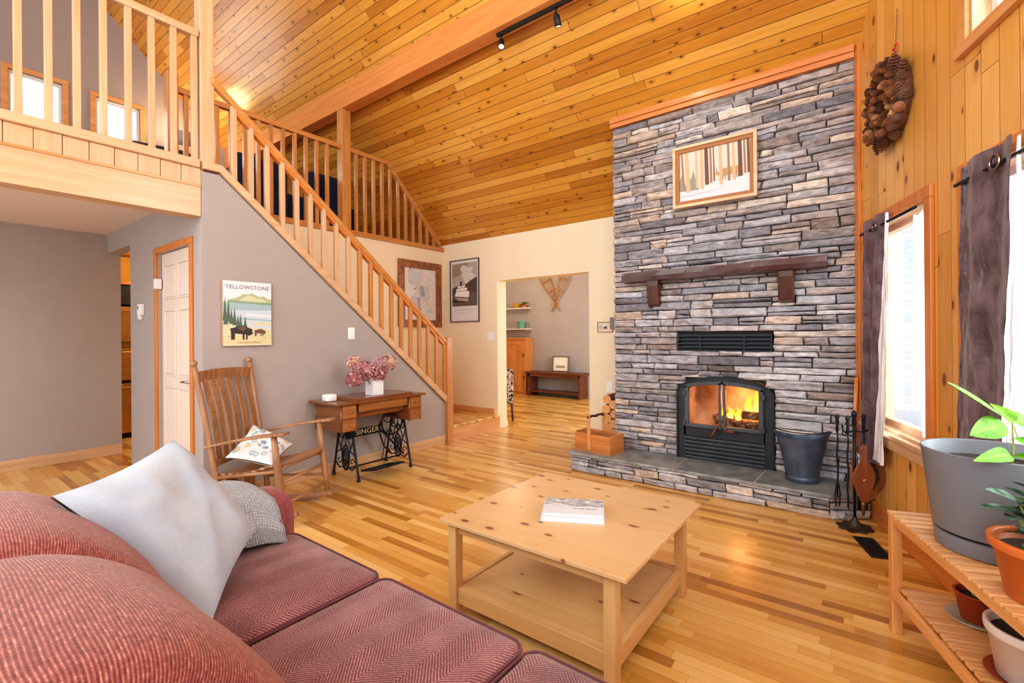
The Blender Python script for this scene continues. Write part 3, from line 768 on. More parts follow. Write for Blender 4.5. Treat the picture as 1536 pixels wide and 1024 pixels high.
# ================================================================ SOFA AND COFFEE TABLE
SB = [(90, 46, 50), (130, 70, 69), (156, 90, 84), (206, 150, 136)]
SS = [(86, 52, 59), (120, 76, 82), (144, 96, 100), (188, 140, 140)]
M_back = fabric_rib('chenille_rib', SB, n=185, bump=.22)
M_seat = fabric_herring('chenille_herringbone', SS)
M_arm = fabric_rib('chenille_arm', [(96, 44, 54), (142, 72, 78), (172, 96, 96)], n=120)
M_pipe = fabric('dark_piping', (96, 52, 62), (124, 72, 80))
sf = thing('sofa', 'dusty red chenille sofa with ribbed back cushions and herringbone seat facing the fireplace', 'sofa', (-1.0, .4, 0))
def SL(x, y, z): return (x + 1.0, y - .4, z)
obj('base', MB().rbox(SL(-.985, .32, .2), (1.14, .60, .13), .04, 6), M_arm, sf, smooth=True)
obj('back_frame', MB().rbox(SL(-.985, -.27, .45), (1.14, .10, .36), .08, 8), M_arm, sf, smooth=True)
PR = [(-.17, .46), (-.20, .56), (-.20, .68), (-.17, .79), (-.10, .865), (0, .90), (.10, .908), (.19, .892), (.275, .85), (.35, .785), (.41, .71), (.455, .63), (.485, .555), (.49, .49), (.40, .45), (.10, .45)]
arcs = [0]
for a, b in zip(PR, PR[1:]): arcs.append(arcs[-1] + math.dist(a, b))
def back_cushion(xc, w, k):
    us = [(0, .05), (0, .6), (.006, .8), (.03, .90), (.08, .955), (.17, .985), (.32, 1.0), (.5, 1.005)]
    us = us + [(1 - a, b) for a, b in reversed(us[:-1])]
    nn = len(PR); vs = []; uv = []; fs = []
    for j, (u, sc) in enumerate(us):
        for i, (y, z) in enumerate(PR):
            yy = .14 + (y - .14) * sc; zz = .64 + (z - .64) * sc
            bulge = mn.noise((u * 2 + k * 9, i * .35, k)) * .012
            vs.append(SL(xc + (u - .5) * w, yy + bulge, zz + bulge)); uv.append((xc + (u - .5) * w + .14 * (1 - sc), arcs[i] * .9))
    for j in range(len(us) - 1):
        for i in range(nn):
            l = (i + 1) % nn
            fs.append((j * nn + i, (j + 1) * nn + i, (j + 1) * nn + l, j * nn + l))
    return MB().add(vs, fs, uv)
for k, xc in enumerate((-1.68, -1.055, -.43, )):
    c = obj('back_cushion', back_cushion(xc, .615, k), M_back, sf, smooth=True, sub=2)
    s = obj('seat_cushion', MB().rbox(SL(xc + .005, .665, .385), (.309, .375, .085), .035, 12, (.0, .012, .022)), M_seat, sf, smooth=True)
    pp = []
    x0, x1, y0, y1, r, zt = xc - .302, xc + .312, .30, 1.034, .045, .452
    for cx, cy, a0 in ((x0 + r, y1 - r, 180), (x1 - r, y1 - r, 90)):
        for i in range(7): pp.append(SL(cx + r * cos(radians(a0 - i * 15)), cy + r * sin(radians(a0 - i * 15)), zt + .010))
    pp = [SL(x0, .5, zt + .012)] + pp + [SL(x1, .5, zt + .012)]
    obj('piping', MB().tube(pp, .0038, 6), M_pipe, s, smooth=True)
for xc in (-2.065, .02):
    a = obj('arm', MB().rbox(SL(xc, .345, .375), (.115, .71, .285), .105, 12, (.004, .01, .008)), M_arm, sf, smooth=True)
for x in (-2.08, .04):
    for y in (-.25, .85): obj('foot', MB().lathe([(.03, 0), (.035, .07)], SL(x, y, 0), 12), M_corbel, sf)
# big pale cushion in the corner
M_pil = fabric('pale_blue_linen', (158, 169, 187), (190, 199, 212), 420, .35)
def pillow(cs, th, n=22, pinch=.075):
    A, B, C, D = [V(c) for c in cs]        # corners in order
    nr = (C - A).cross(D - B).normalized(); ctr = (A + B + C + D) / 4
    mb = MB()
    for sg in (1, -1):
        def f(u, v):
            a = 2 * u - 1; b = 2 * v - 1
            pu = .5 + a / 2 * (1 - pinch * (1 - b * b) ** 1 * abs(a)); pv = .5 + b / 2 * (1 - pinch * (1 - a * a) * abs(b))
            p = A * (1 - pu) * (1 - pv) + B * pu * (1 - pv) + C * pu * pv + D * (1 - pu) * pv
            t = ((1 - a ** 4) * (1 - b ** 4)) ** .62
            w = mn.noise((u * 3.1, v * 3.1, sg * 3)) * .016 * t + mn.noise((u * 6, v * 2.2, sg + 2)) * .014 * t + mn.noise((u * 1.7 + 4, v * 7, sg)) * .012 * t + .010 * t * math.exp(-((u - v * .9 - .08 + .05 * sin(v * 9)) / .05) ** 2) - .008 * t * math.exp(-((u + v - 1.25) / .06) ** 2)
            return p + nr * sg * (th * t + w + .004)
        st = len(mb.v); mb.grid(f, n, n)
        if sg < 0:
            k = len(mb.f) - n * n
            for i in range(k, len(mb.f)): mb.f[i] = tuple(reversed(mb.f[i]))
    return mb
pl = pillow([(-1.500, .535, .475), (-1.86, .82, .57), (-1.90, .57, .955), (-1.69, .24, .895)], .075)
tag(obj('throw_pillow', pl, M_pil, smooth=True), 'large pale grey-blue linen cushion propped in the corner of the red sofa', 'cushion')
# knitted throw folded over the sofa arm
N = NT('knit_throw'); vo = N.n('ShaderNodeTexVoronoi'); N.l(N.coord('UV'), vo.inputs['Vector']); vo.inputs['Scale'].default_value = 95; vo.inputs['Randomness'].default_value = .25
N.set(Base_Color=N.ramp(vo.outputs['Distance'], [(.1, srgb(206, 210, 218)), (.5, srgb(180, 185, 196)), (.75, srgb(146, 153, 168))]), Roughness=.95); N.bump(vo.outputs["Distance"], 1, .012)
def throw(off):
    path = [(-1.925, .555), (-1.928, .575), (-1.935, .60), (-1.952, .628), (-1.985, .652), (-2.03, .667), (-2.08, .672), (-2.13, .664), (-2.168, .635), (-2.188, .59), (-2.194, .50), (-2.196, .38)]
    def f(u, v):
        y = .30 + (.66 - .07 * v) * u; k = v * (len(path) - 1); i = min(int(k), len(path) - 2); t = k - i
        x = path[i][0] * (1 - t) + path[i + 1][0] * t; z = path[i][1] * (1 - t) + path[i + 1][1] * t
        drop = -.10 * (1 - v * 3) * (u - .2) if v < .33 else 0
        e = -.05 * max(0, (u - .82) / .18) ** 2 if v > .02 else -.04 * max(0, (u - .82) / .18) ** 2
        w = mn.noise((y * 8, v * 6, 1)) * .008
        return (x + (1 - v * 2) * (off + w) * .8 + (.012 if v < .2 else 0), y, z + off * (1 if .2 < v < .8 else .3) + w + min(0, drop) + e)
    return f
tm = MB().grid(throw(.022), 30, 40, us=.68, vs_=.75)
t = obj('knit_throw', tm, N.mat, smooth=True); sm = t.modifiers.new('Solid', 'SOLIDIFY'); sm.thickness = .02; sm.offset = 1
tag(t, 'pale grey waffle-knit throw folded over the arm of the sofa', 'blanket')
# coffee table
TX0, TX1, TY0, TY1, TZ = -1.592, -.672, 1.518, 2.42, .46
ct = thing('coffee_table', 'square knotty pine coffee table with a lower shelf in front of the sofa', 'coffee table', ((TX0 + TX1) / 2, (TY0 + TY1) / 2, 0))
def TL(x, y, z): return (x - (TX0 + TX1) / 2, y - (TY0 + TY1) / 2, z)
obj('tabletop', MB().box(*TL(TX0, TY0, TZ - .018), *TL(TX1, TY1, TZ)), planks('table_top_pine', 'x', 'y', .112, 5, [(190, 148, 102), (204, 166, 120), (210, 174, 131), (214, 180, 140)], knots=.65, groove=.0005, rough=.36, coat=.12, gdark=(196, 146, 98), idw=.3, bump=.05, ks=8, kr=.10, kcol=(116, 52, 26), joint=False, gs=.7), ct, .003)
LX0, LX1, LY0, LY1, lw = -1.574, -.733, 1.56, TY1 - .03, .048
for x in (LX0, LX1 - lw):
    for y in (LY0, LY1 - lw): obj('leg', MB().box(*TL(x, y, 0), *TL(x + lw, y + lw, TZ - .018)), M_table['z'], ct, .003)
for y in (LY0 + .016, LY1 - .036):
    obj('apron', MB().box(*TL(LX0 + lw, y, TZ - .075), *TL(LX1 - lw, y + .02, TZ - .018)), M_table['x'], ct, .002)
    obj('lower_rail', MB().box(*TL(LX0 + lw, y - .004, .062), *TL(LX1 - lw, y + .022, .135)), M_table['x'], ct, .003)
for x in (LX0 + .016, LX1 - .036):
    obj('apron', MB().box(*TL(x, LY0 + lw, TZ - .075), *TL(x + .02, LY1 - lw, TZ - .018)), M_table['y'], ct, .002)
    obj('lower_rail', MB().box(*TL(x - .004, LY0 + lw, .062), *TL(x + .022, LY1 - lw, .135)), M_table['y'], ct, .003)
obj('lower_shelf', MB().box(*TL(LX0 + .04, LY0 + .04, .112), *TL(LX1 - .04, LY1 - .04, .128)), planks('table_shelf_pine', 'x', 'y', .085, 5, [(188, 146, 92), (206, 166, 112), (216, 178, 126)], knots=.4, groove=.001, rough=.36, coat=.12, gdark=(160, 112, 66), idw=.3, bump=.15, ks=8, kr=.10, kcol=(116, 52, 26), joint=False, gs=.7), ct, .002)
# two books on the table
M_page = plain('paper', (238, 240, 244), .7); M_cov = plain('book_white', (206, 211, 224), .3)
def book(name, label, c, w, d, h, rz, z, cover, extra=None):
    b = thing(name, label, 'book', (c[0], c[1], z), rz)
    obj('page_block', MB().box(-w / 2 + .002, -d / 2 + .003, .002, w / 2 - .004, d / 2 - .003, h - .002), M_page, b)
    cv = MB().box(-w / 2, -d / 2, 0, w / 2, d / 2, .002).box(-w / 2, -d / 2, h - .002, w / 2, d / 2, h).box(-w / 2, -d / 2, .002, -w / 2 + .002, d / 2, h - .002)
    obj('cover', cv, cover, b)
    return b
brz = atan2(.131, .256); bc = V((-1.11, 1.92, 0))
book('paperback_book', 'thick white paperback lying under another book on the coffee table', bc, .285, .20, .026, brz, TZ + .0005, M_cov)
N = NT('book_photo'); co = N.xyz(); f = N.noise(N.comb(N.m('MULTIPLY', co[0], 1), N.m('MULTIPLY', co[1], 2.4), 0), 22, 5, .7, .6)
N.set(Base_Color=N.ramp(f, [(.36, srgb(84, 86, 96)), (.5, srgb(170, 174, 184)), (.62, srgb(228, 230, 236))]), Roughness=.3)
b = book('paperback_book', 'top book on the coffee table, white cover with a grey photograph strip', bc + V((.0, .004, 0)), .275, .195, .012, brz, TZ + .027, M_cov)
obj('cover_photo', MB().box(-.136, .0, .0121, .1365, .0965, .0124), N.mat, b)
tk = MB(); x = .0
for i, (w, y) in enumerate(((.03, -.03), (.016, -.03), (.022, -.03), (.01, -.03), (.028, -.03), (.012, -.03), (.02, -.03))):
    tk.box(x, y - .003, .0121, x + w * .6, y + .003, .0123); x += w * .8
obj('cover_lettering', tk, plain('ink', (60, 60, 66), .6), b)
# ================================================================ ROCKING CHAIR
M_rock = {a: wood('weathered_oak_' + a, (118, 80, 54), (186, 140, 104), a, .4, coat=.15) for a in 'xyz'}
M_slatw = wood('honey_slat', (116, 74, 42), (178, 126, 80), 'z', .38, coat=.2)
rc = thing('rocking_chair', 'old slat-back wooden rocking chair with a curved slat seat against the grey wall', 'rocking chair', (-3.555, 1.69, 0), radians(-63.3))
# local: x + towards the room, y forward; everything leans back by a
def P(x, y, z): return (x, y, z)
SWF, SWB = .262, .235
def postb(t): return (-.215 - .185 * t ** 1.15, .05 + 1.045 * t)     # (y,z) along the back post
def runner(x0, x1):
    mb = MB(); pts = []
    for i in range(17):
        t = -1 + 2 * i / 16; pts.append((x0 + (x1 - x0) * (t + 1) / 2, -.015 + .415 * t, .020 + .075 * t * t + (.015 if t > 0 else .0) * t))
    for a, b in zip(pts, pts[1:]): mb.bar(a, b, .032, .04)
    return mb
for sg in (1, -1):
    obj('rocker_runner', runner(sg * SWB, sg * SWF), M_rock['y'], rc, .006)
    mb = MB(); pts = []; rs = []
    for i in range(15):
        t = i / 14; y, z = postb(t); pts.append((sg * (SWB + .03 * t), y, z)); rs.append(.021 - .003 * t)
    mb.tube(pts, rs, 10)
    o = obj('back_post', mb, M_rock['z'], rc, smooth=True)
    y, z = postb(1); obj('finial', MB().lathe([(.010, -.02), (.011, 0), (.018, .006), (.024, .02), (.022, .035), (.012, .045), (.002, .047)], (sg * (SWB + .03), y - .005, z), 12), M_rock['z'], o, smooth=True)
    fl = [(sg * SWF, .30, .055), (sg * SWF, .275, .24), (sg * SWF, .245, .44), (sg * SWF, .225, .625)]
    obj('front_leg', MB().tube(fl, [.019, .023, .024, .019], 10), M_rock['z'], rc, smooth=True)
    am = MB(); n = 16
    for i in range(n):
        def ap(t): return (sg * (SWB + .012 + .03 * t), -.335 + .67 * t, .525 + .125 * t + .012 * sin(t * pi))
        am.bar(ap(i / n), ap((i + 1) / n), .05 + .03 * (i / n), .020, w2=.05 + .03 * ((i + 1) / n))
    obj('arm_rest', am, M_rock['y'], rc, .006)
    obj('side_stretcher', MB().tube([(sg * SWB, -.26, .31), (sg * SWF, .25, .385)], .013, 8), M_rock['y'], rc, smooth=True)
    obj('side_stretcher', MB().tube([(sg * SWB, -.24, .19), (sg * SWF, .275, .22)], .011, 8), M_rock['y'], rc, smooth=True)
for z, y in ((.40, .25), (.30, .262), (.155, .285)):
    obj('front_stretcher', MB().tube([(-SWF, y, z), (SWF, y, z)], .014 if z > .35 else .012, 8), M_rock['x'], rc, smooth=True)
obj('back_stretcher', MB().tube([(-SWB, -.26, .29), (SWB, -.26, .29)], .012, 8), M_rock['x'], rc, smooth=True)
def rail(t, h, th, bow, mat, name):
    y, z = postb(t); mb = MB(); n = 10
    for i in range(n):
        q = lambda s: ((SWB + .03 * t) * (2 * s - 1), y - bow * sin(pi * s), z + .012 * sin(pi * s))
        mb.bar(q(i / n), q((i + 1) / n), th, h)
    return obj(name, mb, mat, rc, .004)
rail(.93, .075, .022, .03, M_slatw, 'crest_rail')
rail(.34, .05, .020, .02, M_rock['x'], 'lower_back_rail')
for k in range(6):
    s = .115 + .77 * k / 5
    mb = MB(); n = 10
    for i in range(n):
        def q(t):
            tt = .33 + (.92 - .33) * t; y, z = postb(tt)
            return ((SWB + .03 * tt - .012) * (2 * s - 1), y - (.02 + .01 * t) * sin(pi * s) + .02 * sin(pi * t), z)
        mb.bar(q(i / n), q((i + 1) / n), .046, .010, up=(0, 1, 0))
    obj('back_slat', mb, M_slatw, rc, .003)
for k in range(9):
    t = k / 8; y = -.27 + .52 * t; zc = .315 + .105 * t + .012 * cos(t * pi * 2) + (.0 if t < .9 else -.004)
    mb = MB(); n = 10
    for i in range(n):
        q = lambda s: ((SWB + (SWF - SWB) * t - .004) * (2 * s - 1), y, zc - .022 * sin(pi * s))
        mb.bar(q(i / n), q((i + 1) / n), .040, .013)
    obj('seat_slat', mb, M_rock['x'], rc, .003)
# floral cushion on the rocker
N = NT('floral_print'); vo = N.n('ShaderNodeTexVoronoi'); N.l(N.coord('UV'), vo.inputs['Vector']); vo.inputs['Scale'].default_value = 6.5
se = N.n('ShaderNodeSeparateColor'); N.l(vo.outputs['Color'], se.inputs[0]); d = vo.outputs['Distance']
fc = N.ramp(se.outputs[0], [(0, srgb(96, 128, 168)), (.35, srgb(150, 176, 198)), (.6, srgb(206, 176, 110)), (.8, srgb(160, 180, 176))], 'CONSTANT')
m = N.m('SUBTRACT', 1, N.step(d, .38, .5)); ring = N.m('MULTIPLY', N.step(d, .1, .16), m)
N.set(Base_Color=N.mix(N.m('MULTIPLY', ring, .75), srgb(226, 230, 234), fc), Roughness=.9)
rm = Matrix.Translation((-3.555, 1.69, 0)) @ Matrix.Rotation(radians(-63.3), 4, 'Z')
cs = [rm @ V(c) for c in ((.10, .08, .375), (.215, -.20, .45), (-.11, -.24, .62), (-.19, .04, .46))]
tag(obj('floral_cushion', pillow(cs, .052, 14), N.mat, smooth=True), 'small white cushion with blue and yellow flower print on the rocking chair', 'cushion')
o = thing('wooden_stool', 'small orange-brown wooden stool on the floor behind the rocking chair', 'stool', (-3.935, 1.625, 0), radians(-63.3))
obj('stool_top', MB().box(-.07, -.10, .22, .07, .10, .24), M_slatw, o, .004)
for y in (-.09, .07): obj('stool_side', MB().box(-.06, y, 0, .06, y + .02, .22), M_slatw, o, .003)
# ================================================================ TREADLE SEWING MACHINE TABLE
M_sew = {a: wood('walnut_veneer_' + a, (92, 48, 20), (152, 92, 48), a, .25, coat=.5) for a in 'xyz'}
M_sewl = {a: wood('sewing_front_' + a, (122, 72, 32), (180, 122, 68), a, .28, coat=.4) for a in 'xyz'}
SY0, SY1, SX0, SX1, SZ = 2.26, 3.26, -4.055, -3.59, .725
sw = thing('sewing_table', 'antique treadle sewing machine table with drawers on a black cast iron base', 'sewing table', (-3.82, 2.77, 0))
def W_(x, y, z): return (x + 3.82, y - 2.77, z)
obj('table_top', MB().box(*W_(SX0, SY0, SZ - .022), *W_(SX1, SY1, SZ)), M_sew['y'], sw, .008, seg=3)
obj('folded_leaf', MB().box(*W_(SX0 + .03, 2.47, SZ), *W_(SX1 - .03, 3.10, SZ + .021)).box(*W_(SX0 + .04, 2.44, SZ - .001), *W_(SX1 - .015, 3.12, SZ + .009)), M_sew['y'], sw, .005)
for y0, y1, nm in ((2.315, 2.465, 0), (3.065, 3.215, 1)):
    bx = obj('drawer_case', MB().box(*W_(SX0 + .02, y0, .468), *W_(SX1 - .03, y1, SZ - .022)), M_sew['x'], sw, .004)
    for z0, z1 in ((.475, .578), (.588, .695)):
        dr_ = obj('drawer', MB().box(*W_(SX1 - .032, y0 + .010, z0), *W_(SX1 - .018, y1 - .010, z1)), M_sewl['y'], sw, .004)
        obj('knob', MB().lathe([(.006, 0), (.006, .008), (.012, .012), (.013, .018), (.008, .024), (.001, .025)], W_(SX1 - .018, (y0 + y1) / 2, (z0 + z1) / 2), 12, (1, 0, 0)), M_sewl['z'], dr_, smooth=True)
    for yy in (y0 + .004, y1 - .004):
        for xx in (SX1 - .034, SX0 + .03): obj('corner_bead', MB().tube([W_(xx, yy, .462), W_(xx, yy, SZ - .03)], .009, 8), M_sew['z'], bx, smooth=True)
obj('centre_drawer', MB().box(*W_(SX1 - .075, 2.50, .622), *W_(SX1 - .038, 3.055, SZ - .024)), M_sewl['y'], sw, .006)
obj('machine_well', MB().box(*W_(SX0 + .05, 2.49, .565), *W_(SX1 - .09, 3.05, SZ - .022)), M_sew['y'], sw, .01)
def scroll(cx, cz, r0, r1, a0, a1, n=14): return [(cx + (r0 + (r1 - r0) * i / n) * cos(a0 + (a1 - a0) * i / n), cz + (r0 + (r1 - r0) * i / n) * sin(a0 + (a1 - a0) * i / n)) for i in range(n + 1)]
for y in (2.50, 3.10):
    mb = MB(); X0, X1 = -4.035, -3.645; xm = (X0 + X1) / 2
    def t2(pts, r, sg=6): mb.tube([W_(a, y, b) for a, b in pts], r, sg)
    for s in (-1, 1):
        fx = xm + s * .195
        t2([(fx, .012), (fx - s * .004, .05), (fx - s * .03, .16), (xm + s * .125, .34), (xm + s * .10, .46), (xm + s * .13, .50)], [.014, .011, .011, .011, .011, .012], 8)
        mb.lathe([(.016, 0), (.018, .012), (.012, .03)], W_(fx, y, 0), 10)
        t2(scroll(xm + s * .055, .40, .05, .018, pi / 2 - s * .3, pi / 2 - s * .3 + s * -4.6), .006)
        t2([(xm + s * .15, .22), (xm + s * .08, .25), (xm + s * .06, .32), (xm + s * .03, .38), (xm, .42)], .006)
        t2([(xm + s * .165, .14), (xm + s * .10, .085), (xm + s * .05, .10), (xm, .085)], .007)
        t2([(xm + s * .12, .36), (xm + s * .09, .30), (xm + s * .055, .23)], .006)
        t2(scroll(xm + s * .10, .16, .035, .012, 0, s * 5), .005)
    t2([(xm - .10, .455), (xm, .47), (xm + .10, .455)], .008)
    t2([(xm + .055 * cos(2 * pi * i / 20), .19 + .115 * sin(2 * pi * i / 20)) for i in range(20)] + [(xm + .055, .19)], .008)
    t2([(xm + .035 * cos(2 * pi * i / 16), .19 + .08 * sin(2 * pi * i / 16)) for i in range(16)] + [(xm + .035, .19)], .006)
    for i in range(6):
        a = pi * i / 6; t2([(xm + .05 * cos(a), .19 + .11 * sin(a)), (xm - .05 * cos(a), .19 - .11 * sin(a))], .004)
    t2([(xm, .30), (xm, .46)], .006)
    obj('iron_side', mb, M_iron, sw, smooth=True)
br = MB()
br.tube([W_(-3.84, 2.50, .425), W_(-3.84, 2.89, .425)], .007, 6).tube([W_(-3.84, 2.50, .365), W_(-3.84, 2.89, .365)], .007, 6)
br.box(*W_(-3.843, 2.50, .368), *W_(-3.838, 2.885, .422))
br.tube([W_(-3.84, 2.87, .39), W_(-3.82, 2.90, .36), W_(-3.74, 3.09, .12)], .010, 8)
br.tube([W_(-3.84, 2.87, .425), W_(-3.84, 2.90, .47), W_(-3.84, 2.96, .53), W_(-3.84, 3.09, .5)], .009, 8)
br.tube([W_(-3.84, 2.87, .365), W_(-3.90, 2.97, .20), W_(-3.96, 3.09, .10)], .008, 8)
b_ = obj('iron_brace', br, M_iron, sw, smooth=True)
M_brass = plain('brass_letters', (196, 182, 150), .45, .2)
text('brace_lettering', 'SINGER', .068, M_brass, b_, W_(-3.835, 2.735, .397), (pi / 2, 0, pi / 2), .003, 1.12, 1.05)
wm = MB()
wm.tube([W_(-3.79 , 2.99 + .125 * cos(2 * pi * i / 28), .45 + .125 * sin(2 * pi * i / 28)) for i in range(28)], .010, 8, True)
for i in range(5):
    a = 2 * pi * i / 5 + .3; wm.tube([W_(-3.79, 2.99, .45), W_(-3.79, 2.99 + .06 * cos(a + .3), .45 + .06 * sin(a + .3)), W_(-3.79, 2.99 + .122 * cos(a), .45 + .122 * sin(a))], .006, 6)
wm.lathe([(.018, -.02), (.022, 0), (.018, .02)], W_(-3.79, 2.99, .45), 12, (1, 0, 0))
obj('drive_wheel', wm, M_iron, sw, smooth=True)
obj('pitman_rod', MB().tube([W_(-3.80, 2.94, .40), W_(-3.81, 2.88, .10)], .005, 6), M_iron, sw)
tr = MB(); frame_mb(0, .30, 0, .20, .014, -.007, .007, tr)
for i in range(1, 8): tr.box(i * .0375 - .004, -.004, 0, i * .0375 + .004, .004, .2)
for i in range(1, 5): tr.box(0, -.004, i * .04 - .004, .30, .004, i * .04 + .004)
tr.xf(Matrix.Translation(W_(-3.72, 2.60, .065)) @ Matrix.Rotation(radians(90), 4, 'Z') @ Matrix.Rotation(radians(78), 4, 'X'))
tr.tube([W_(-3.84, 2.50, .085), W_(-3.84, 3.10, .085)], .008, 8)
obj('treadle', tr, M_iron, sw)
# on the table: square white vase of dried hydrangeas and a small white box
M_cer = plain('white_ceramic', (238, 238, 242), .25, var=.01)
vz = SZ + .022
vs = MB(); cx, cy = -3.75, 2.755
for z0, z1, h in ((0, .165, .06),):
    vs.box(cx - h, cy - h, vz + z0, cx + h, cy + h, vz + .012)
    for a, b, c, d in ((-h, -h, h, -h + .008), (-h, h - .008, h, h), (-h, -h + .008, -h + .008, h - .008), (h - .008, -h + .008, h, h - .008)):
        vs.box(cx + a, cy + b, vz + .012, cx + c, cy + d, vz + z1)
tag(obj('flower_vase', vs, M_cer, bevel=.003), 'square white ceramic vase on the sewing table', 'vase')
M_pet = [plain('petal_' + n, c, .8, var=.18, vs=60) for n, c in (('rose', (186, 126, 128)), ('mauve', (190, 144, 156)), ('cream', (214, 180, 156)), ('plum', (158, 96, 102)))]
M_stem = plain('dry_stem', (120, 104, 62), .8)
R = random.Random(3)
hy = [(-3.74, 2.60, .245, .075, 0, 'rose hydrangea head highest above the vase'), (-3.70, 2.50, .165, .062, 3, 'dusky plum hydrangea head hanging low over the drawers side of the vase'), (-3.70, 2.67, .225, .075, 1, 'mauve hydrangea head in the middle front of the vase'),
      (-3.76, 2.83, .27, .08, 1, 'pale mauve hydrangea head on the stairs side of the vase'), (-3.76, 2.93, .29, .065, 2, 'cream hydrangea head farthest toward the stairs'), (-3.80, 2.57, .315, .055, 2, 'cream-tipped hydrangea head at the top near the wall switch'), (-3.68, 2.76, .20, .06, 3, 'plum hydrangea head drooping over the vase rim')]
for x, y, z, r, mi, lab in hy:
    t = thing('hydrangea', 'dried ' + lab, 'flower', (cx, cy, vz + .02), 0, 'dried hydrangeas in the white vase')
    obj('stem', MB().tube([(R.uniform(-.03, .03), R.uniform(-.03, .03), 0), ((x - cx) * .3, (y - cy) * .3, .12), (x - cx, y - cy, z - .02)], .004, 6), M_stem, t)
    mb = MB()
    for i in range(95):
        ph = pi * (1 + 5 ** .5) * i; zz = 1 - 1.85 * (i + .5) / 95; rr = sqrt(max(0, 1 - zz * zz))
        nrm = V((rr * cos(ph), rr * sin(ph), zz)); c = V((x - cx, y - cy, z - .02)) + nrm * r * R.uniform(.95, 1.25)
        nrm = (nrm + V((R.uniform(-.35, .35), R.uniform(-.35, .35), R.uniform(-.35, .35)))).normalized()
        a = nrm.orthogonal().normalized(); b = nrm.cross(a); th = R.uniform(0, 2); a, b = a * cos(th) + b * sin(th), b * cos(th) - a * sin(th); s = R.uniform(.014, .02)
        mb.m = mi if R.random() < .6 else R.randrange(4)
        for k in range(4):
            e = a * cos(k * pi / 2) + b * sin(k * pi / 2); f_ = b * cos(k * pi / 2) - a * sin(k * pi / 2)
            mb.add([c, c + e * s * .6 + f_ * s * .45 + nrm * .003, c + e * s + nrm * .001, c + e * s * .6 - f_ * s * .45 + nrm * .003], [(0, 1, 2), (0, 2, 3)])
    obj('flower_head', mb, M_pet, t)
wb = MB().rbox((-3.83, 2.335, SZ + .0335), (.05, .05, .033), .02, 6)
tag(obj('white_dish', wb, M_cer, smooth=True), 'small rounded white box on the end of the sewing table by the rocking chair', 'box')
# ================================================================ HEARTH THINGS
CAMZ = 1.305; _y = radians(37.31)
FWV = V((-sin(_y), cos(_y), 0)); RTV = V((cos(_y), sin(_y), 0))
def vat(px, py, d): return FWV * d + RTV * ((px - 768) / 703.5 * d) + V((0, 0, CAMZ - (py - 502) / 703.5 * d))
M_galv = plain('galvanised', (84, 93, 112), .4, .35, var=.3, vs=9, bump=.15, bs=14)
bk = thing('ash_bucket', 'dark grey metal ash bucket with flared lip on the slate hearth', 'bucket', (-.415, 4.185, .1765))
mb = MB(); n = 36
def bfn(u, v):
    a = 2 * pi * u; t = v
    rx = .105 + .075 * t ** 1.3 + (.012 if t > .97 else 0); ry = .092 + .028 * t ** 1.3
    z = .352 * t + (.025 * cos(2 * a) + .012 * cos(a)) * t ** 3
    return (rx * cos(a), ry * sin(a), z)
mb.grid(bfn, n, 14, cu=True, caps=False)
mb.grid(lambda u, v: (lambda p: (p[0] * (.985 - .02 * v), p[1] * (.985 - .02 * v), p[2] + .001))(bfn(1 - u, 1 - v * .98)), n, 10, cu=True)
mb.lathe([(.10, .0), (.10, .006)], (0, 0, .004), 24, sy=.88)
obj('bucket_body', mb, M_galv, bk, smooth=True, rot=(0, 0, radians(8)))
obj('base_band', MB().lathe([(.108, 0), (.112, .002), (.114, .042), (.110, .044)], (0, 0, 0), 30, sy=.87), M_galv, bk, smooth=True)
obj('bail_handle', MB().tube([(.178 * cos(a), .10 - .235 * sin(a) * .9, .375 + .004 * sin(a)) for a in [pi * i / 20 for i in range(21)]], .0045, 6), M_iron, bk, smooth=True, rot=(0, 0, radians(8)))
# log carrier
M_crate = {a: wood('crate_' + a, (168, 94, 42), (222, 150, 86), a, .5, .3, ks=9) for a in 'xyz'}
lc = thing('log_carrier', 'small knotty wooden trug with a birch branch handle on the hearth', 'log carrier', (-2.10, 4.14, .1765), radians(-9))
L, D, H = .205, .118, .18
cb = MB().box(-L, -D, 0, L, D, .012)
obj('box_floor', cb, M_crate['x'], lc)
for y in (-D, D - .012): obj('side_board', MB().box(-L, y, .012, L, y + .012, H - .01), M_crate['x'], lc, .003)
for x in (-L, L - .012): obj('end_board', MB().box(x, -D + .012, .012, x + .012, D - .012, H), M_crate['y'], lc, .003)
for y in (-D - .014, D): obj('handle_upright', MB().box(-.016 - .03, y, .02, .016 - .03, y + .014, .355), M_trim['z'], lc, .002)
obj('handle_bar', MB().tube([(-.03 + mn.noise((i * .7, 1, 2)) * .014, -D - .02 + (2 * D + .04) * i / 8, .335 + mn.noise((i * .8, 5, 2)) * .016) for i in range(9)], [.012 + .004 * (i % 3 == 1) for i in range(9)], 8), M_corbel, lc, smooth=True)
M_bark = wood('split_firewood', (104, 62, 34), (186, 124, 76), 'x', .8)
for i, (y, z, lab) in enumerate(((-.055, .05, 'split stick of kindling in the trug, nearest the front board'), (.02, .055, 'split stick of kindling in the middle of the trug'), (.07, .12, 'dark split stick lying on top of the kindling in the trug'))):
    m = Matrix.Translation((-2.10, 4.14, .1765)) @ Matrix.Rotation(radians(-9), 4, 'Z')
    k = MB().prism([(-.17 + .02 * i, y - .03, z - .03), (-.17 + .02 * i, y + .03, z - .025), (-.17 + .02 * i, y + .005, z + .035)], (.30, .0, .004)).xf(m)
    tag(obj('kindling_stick', k, M_bark, bevel=.003), lab, 'kindling', 'kindling in the trug')
mg = MB().box(-.10, -.13, 0, .10, .13, .012)
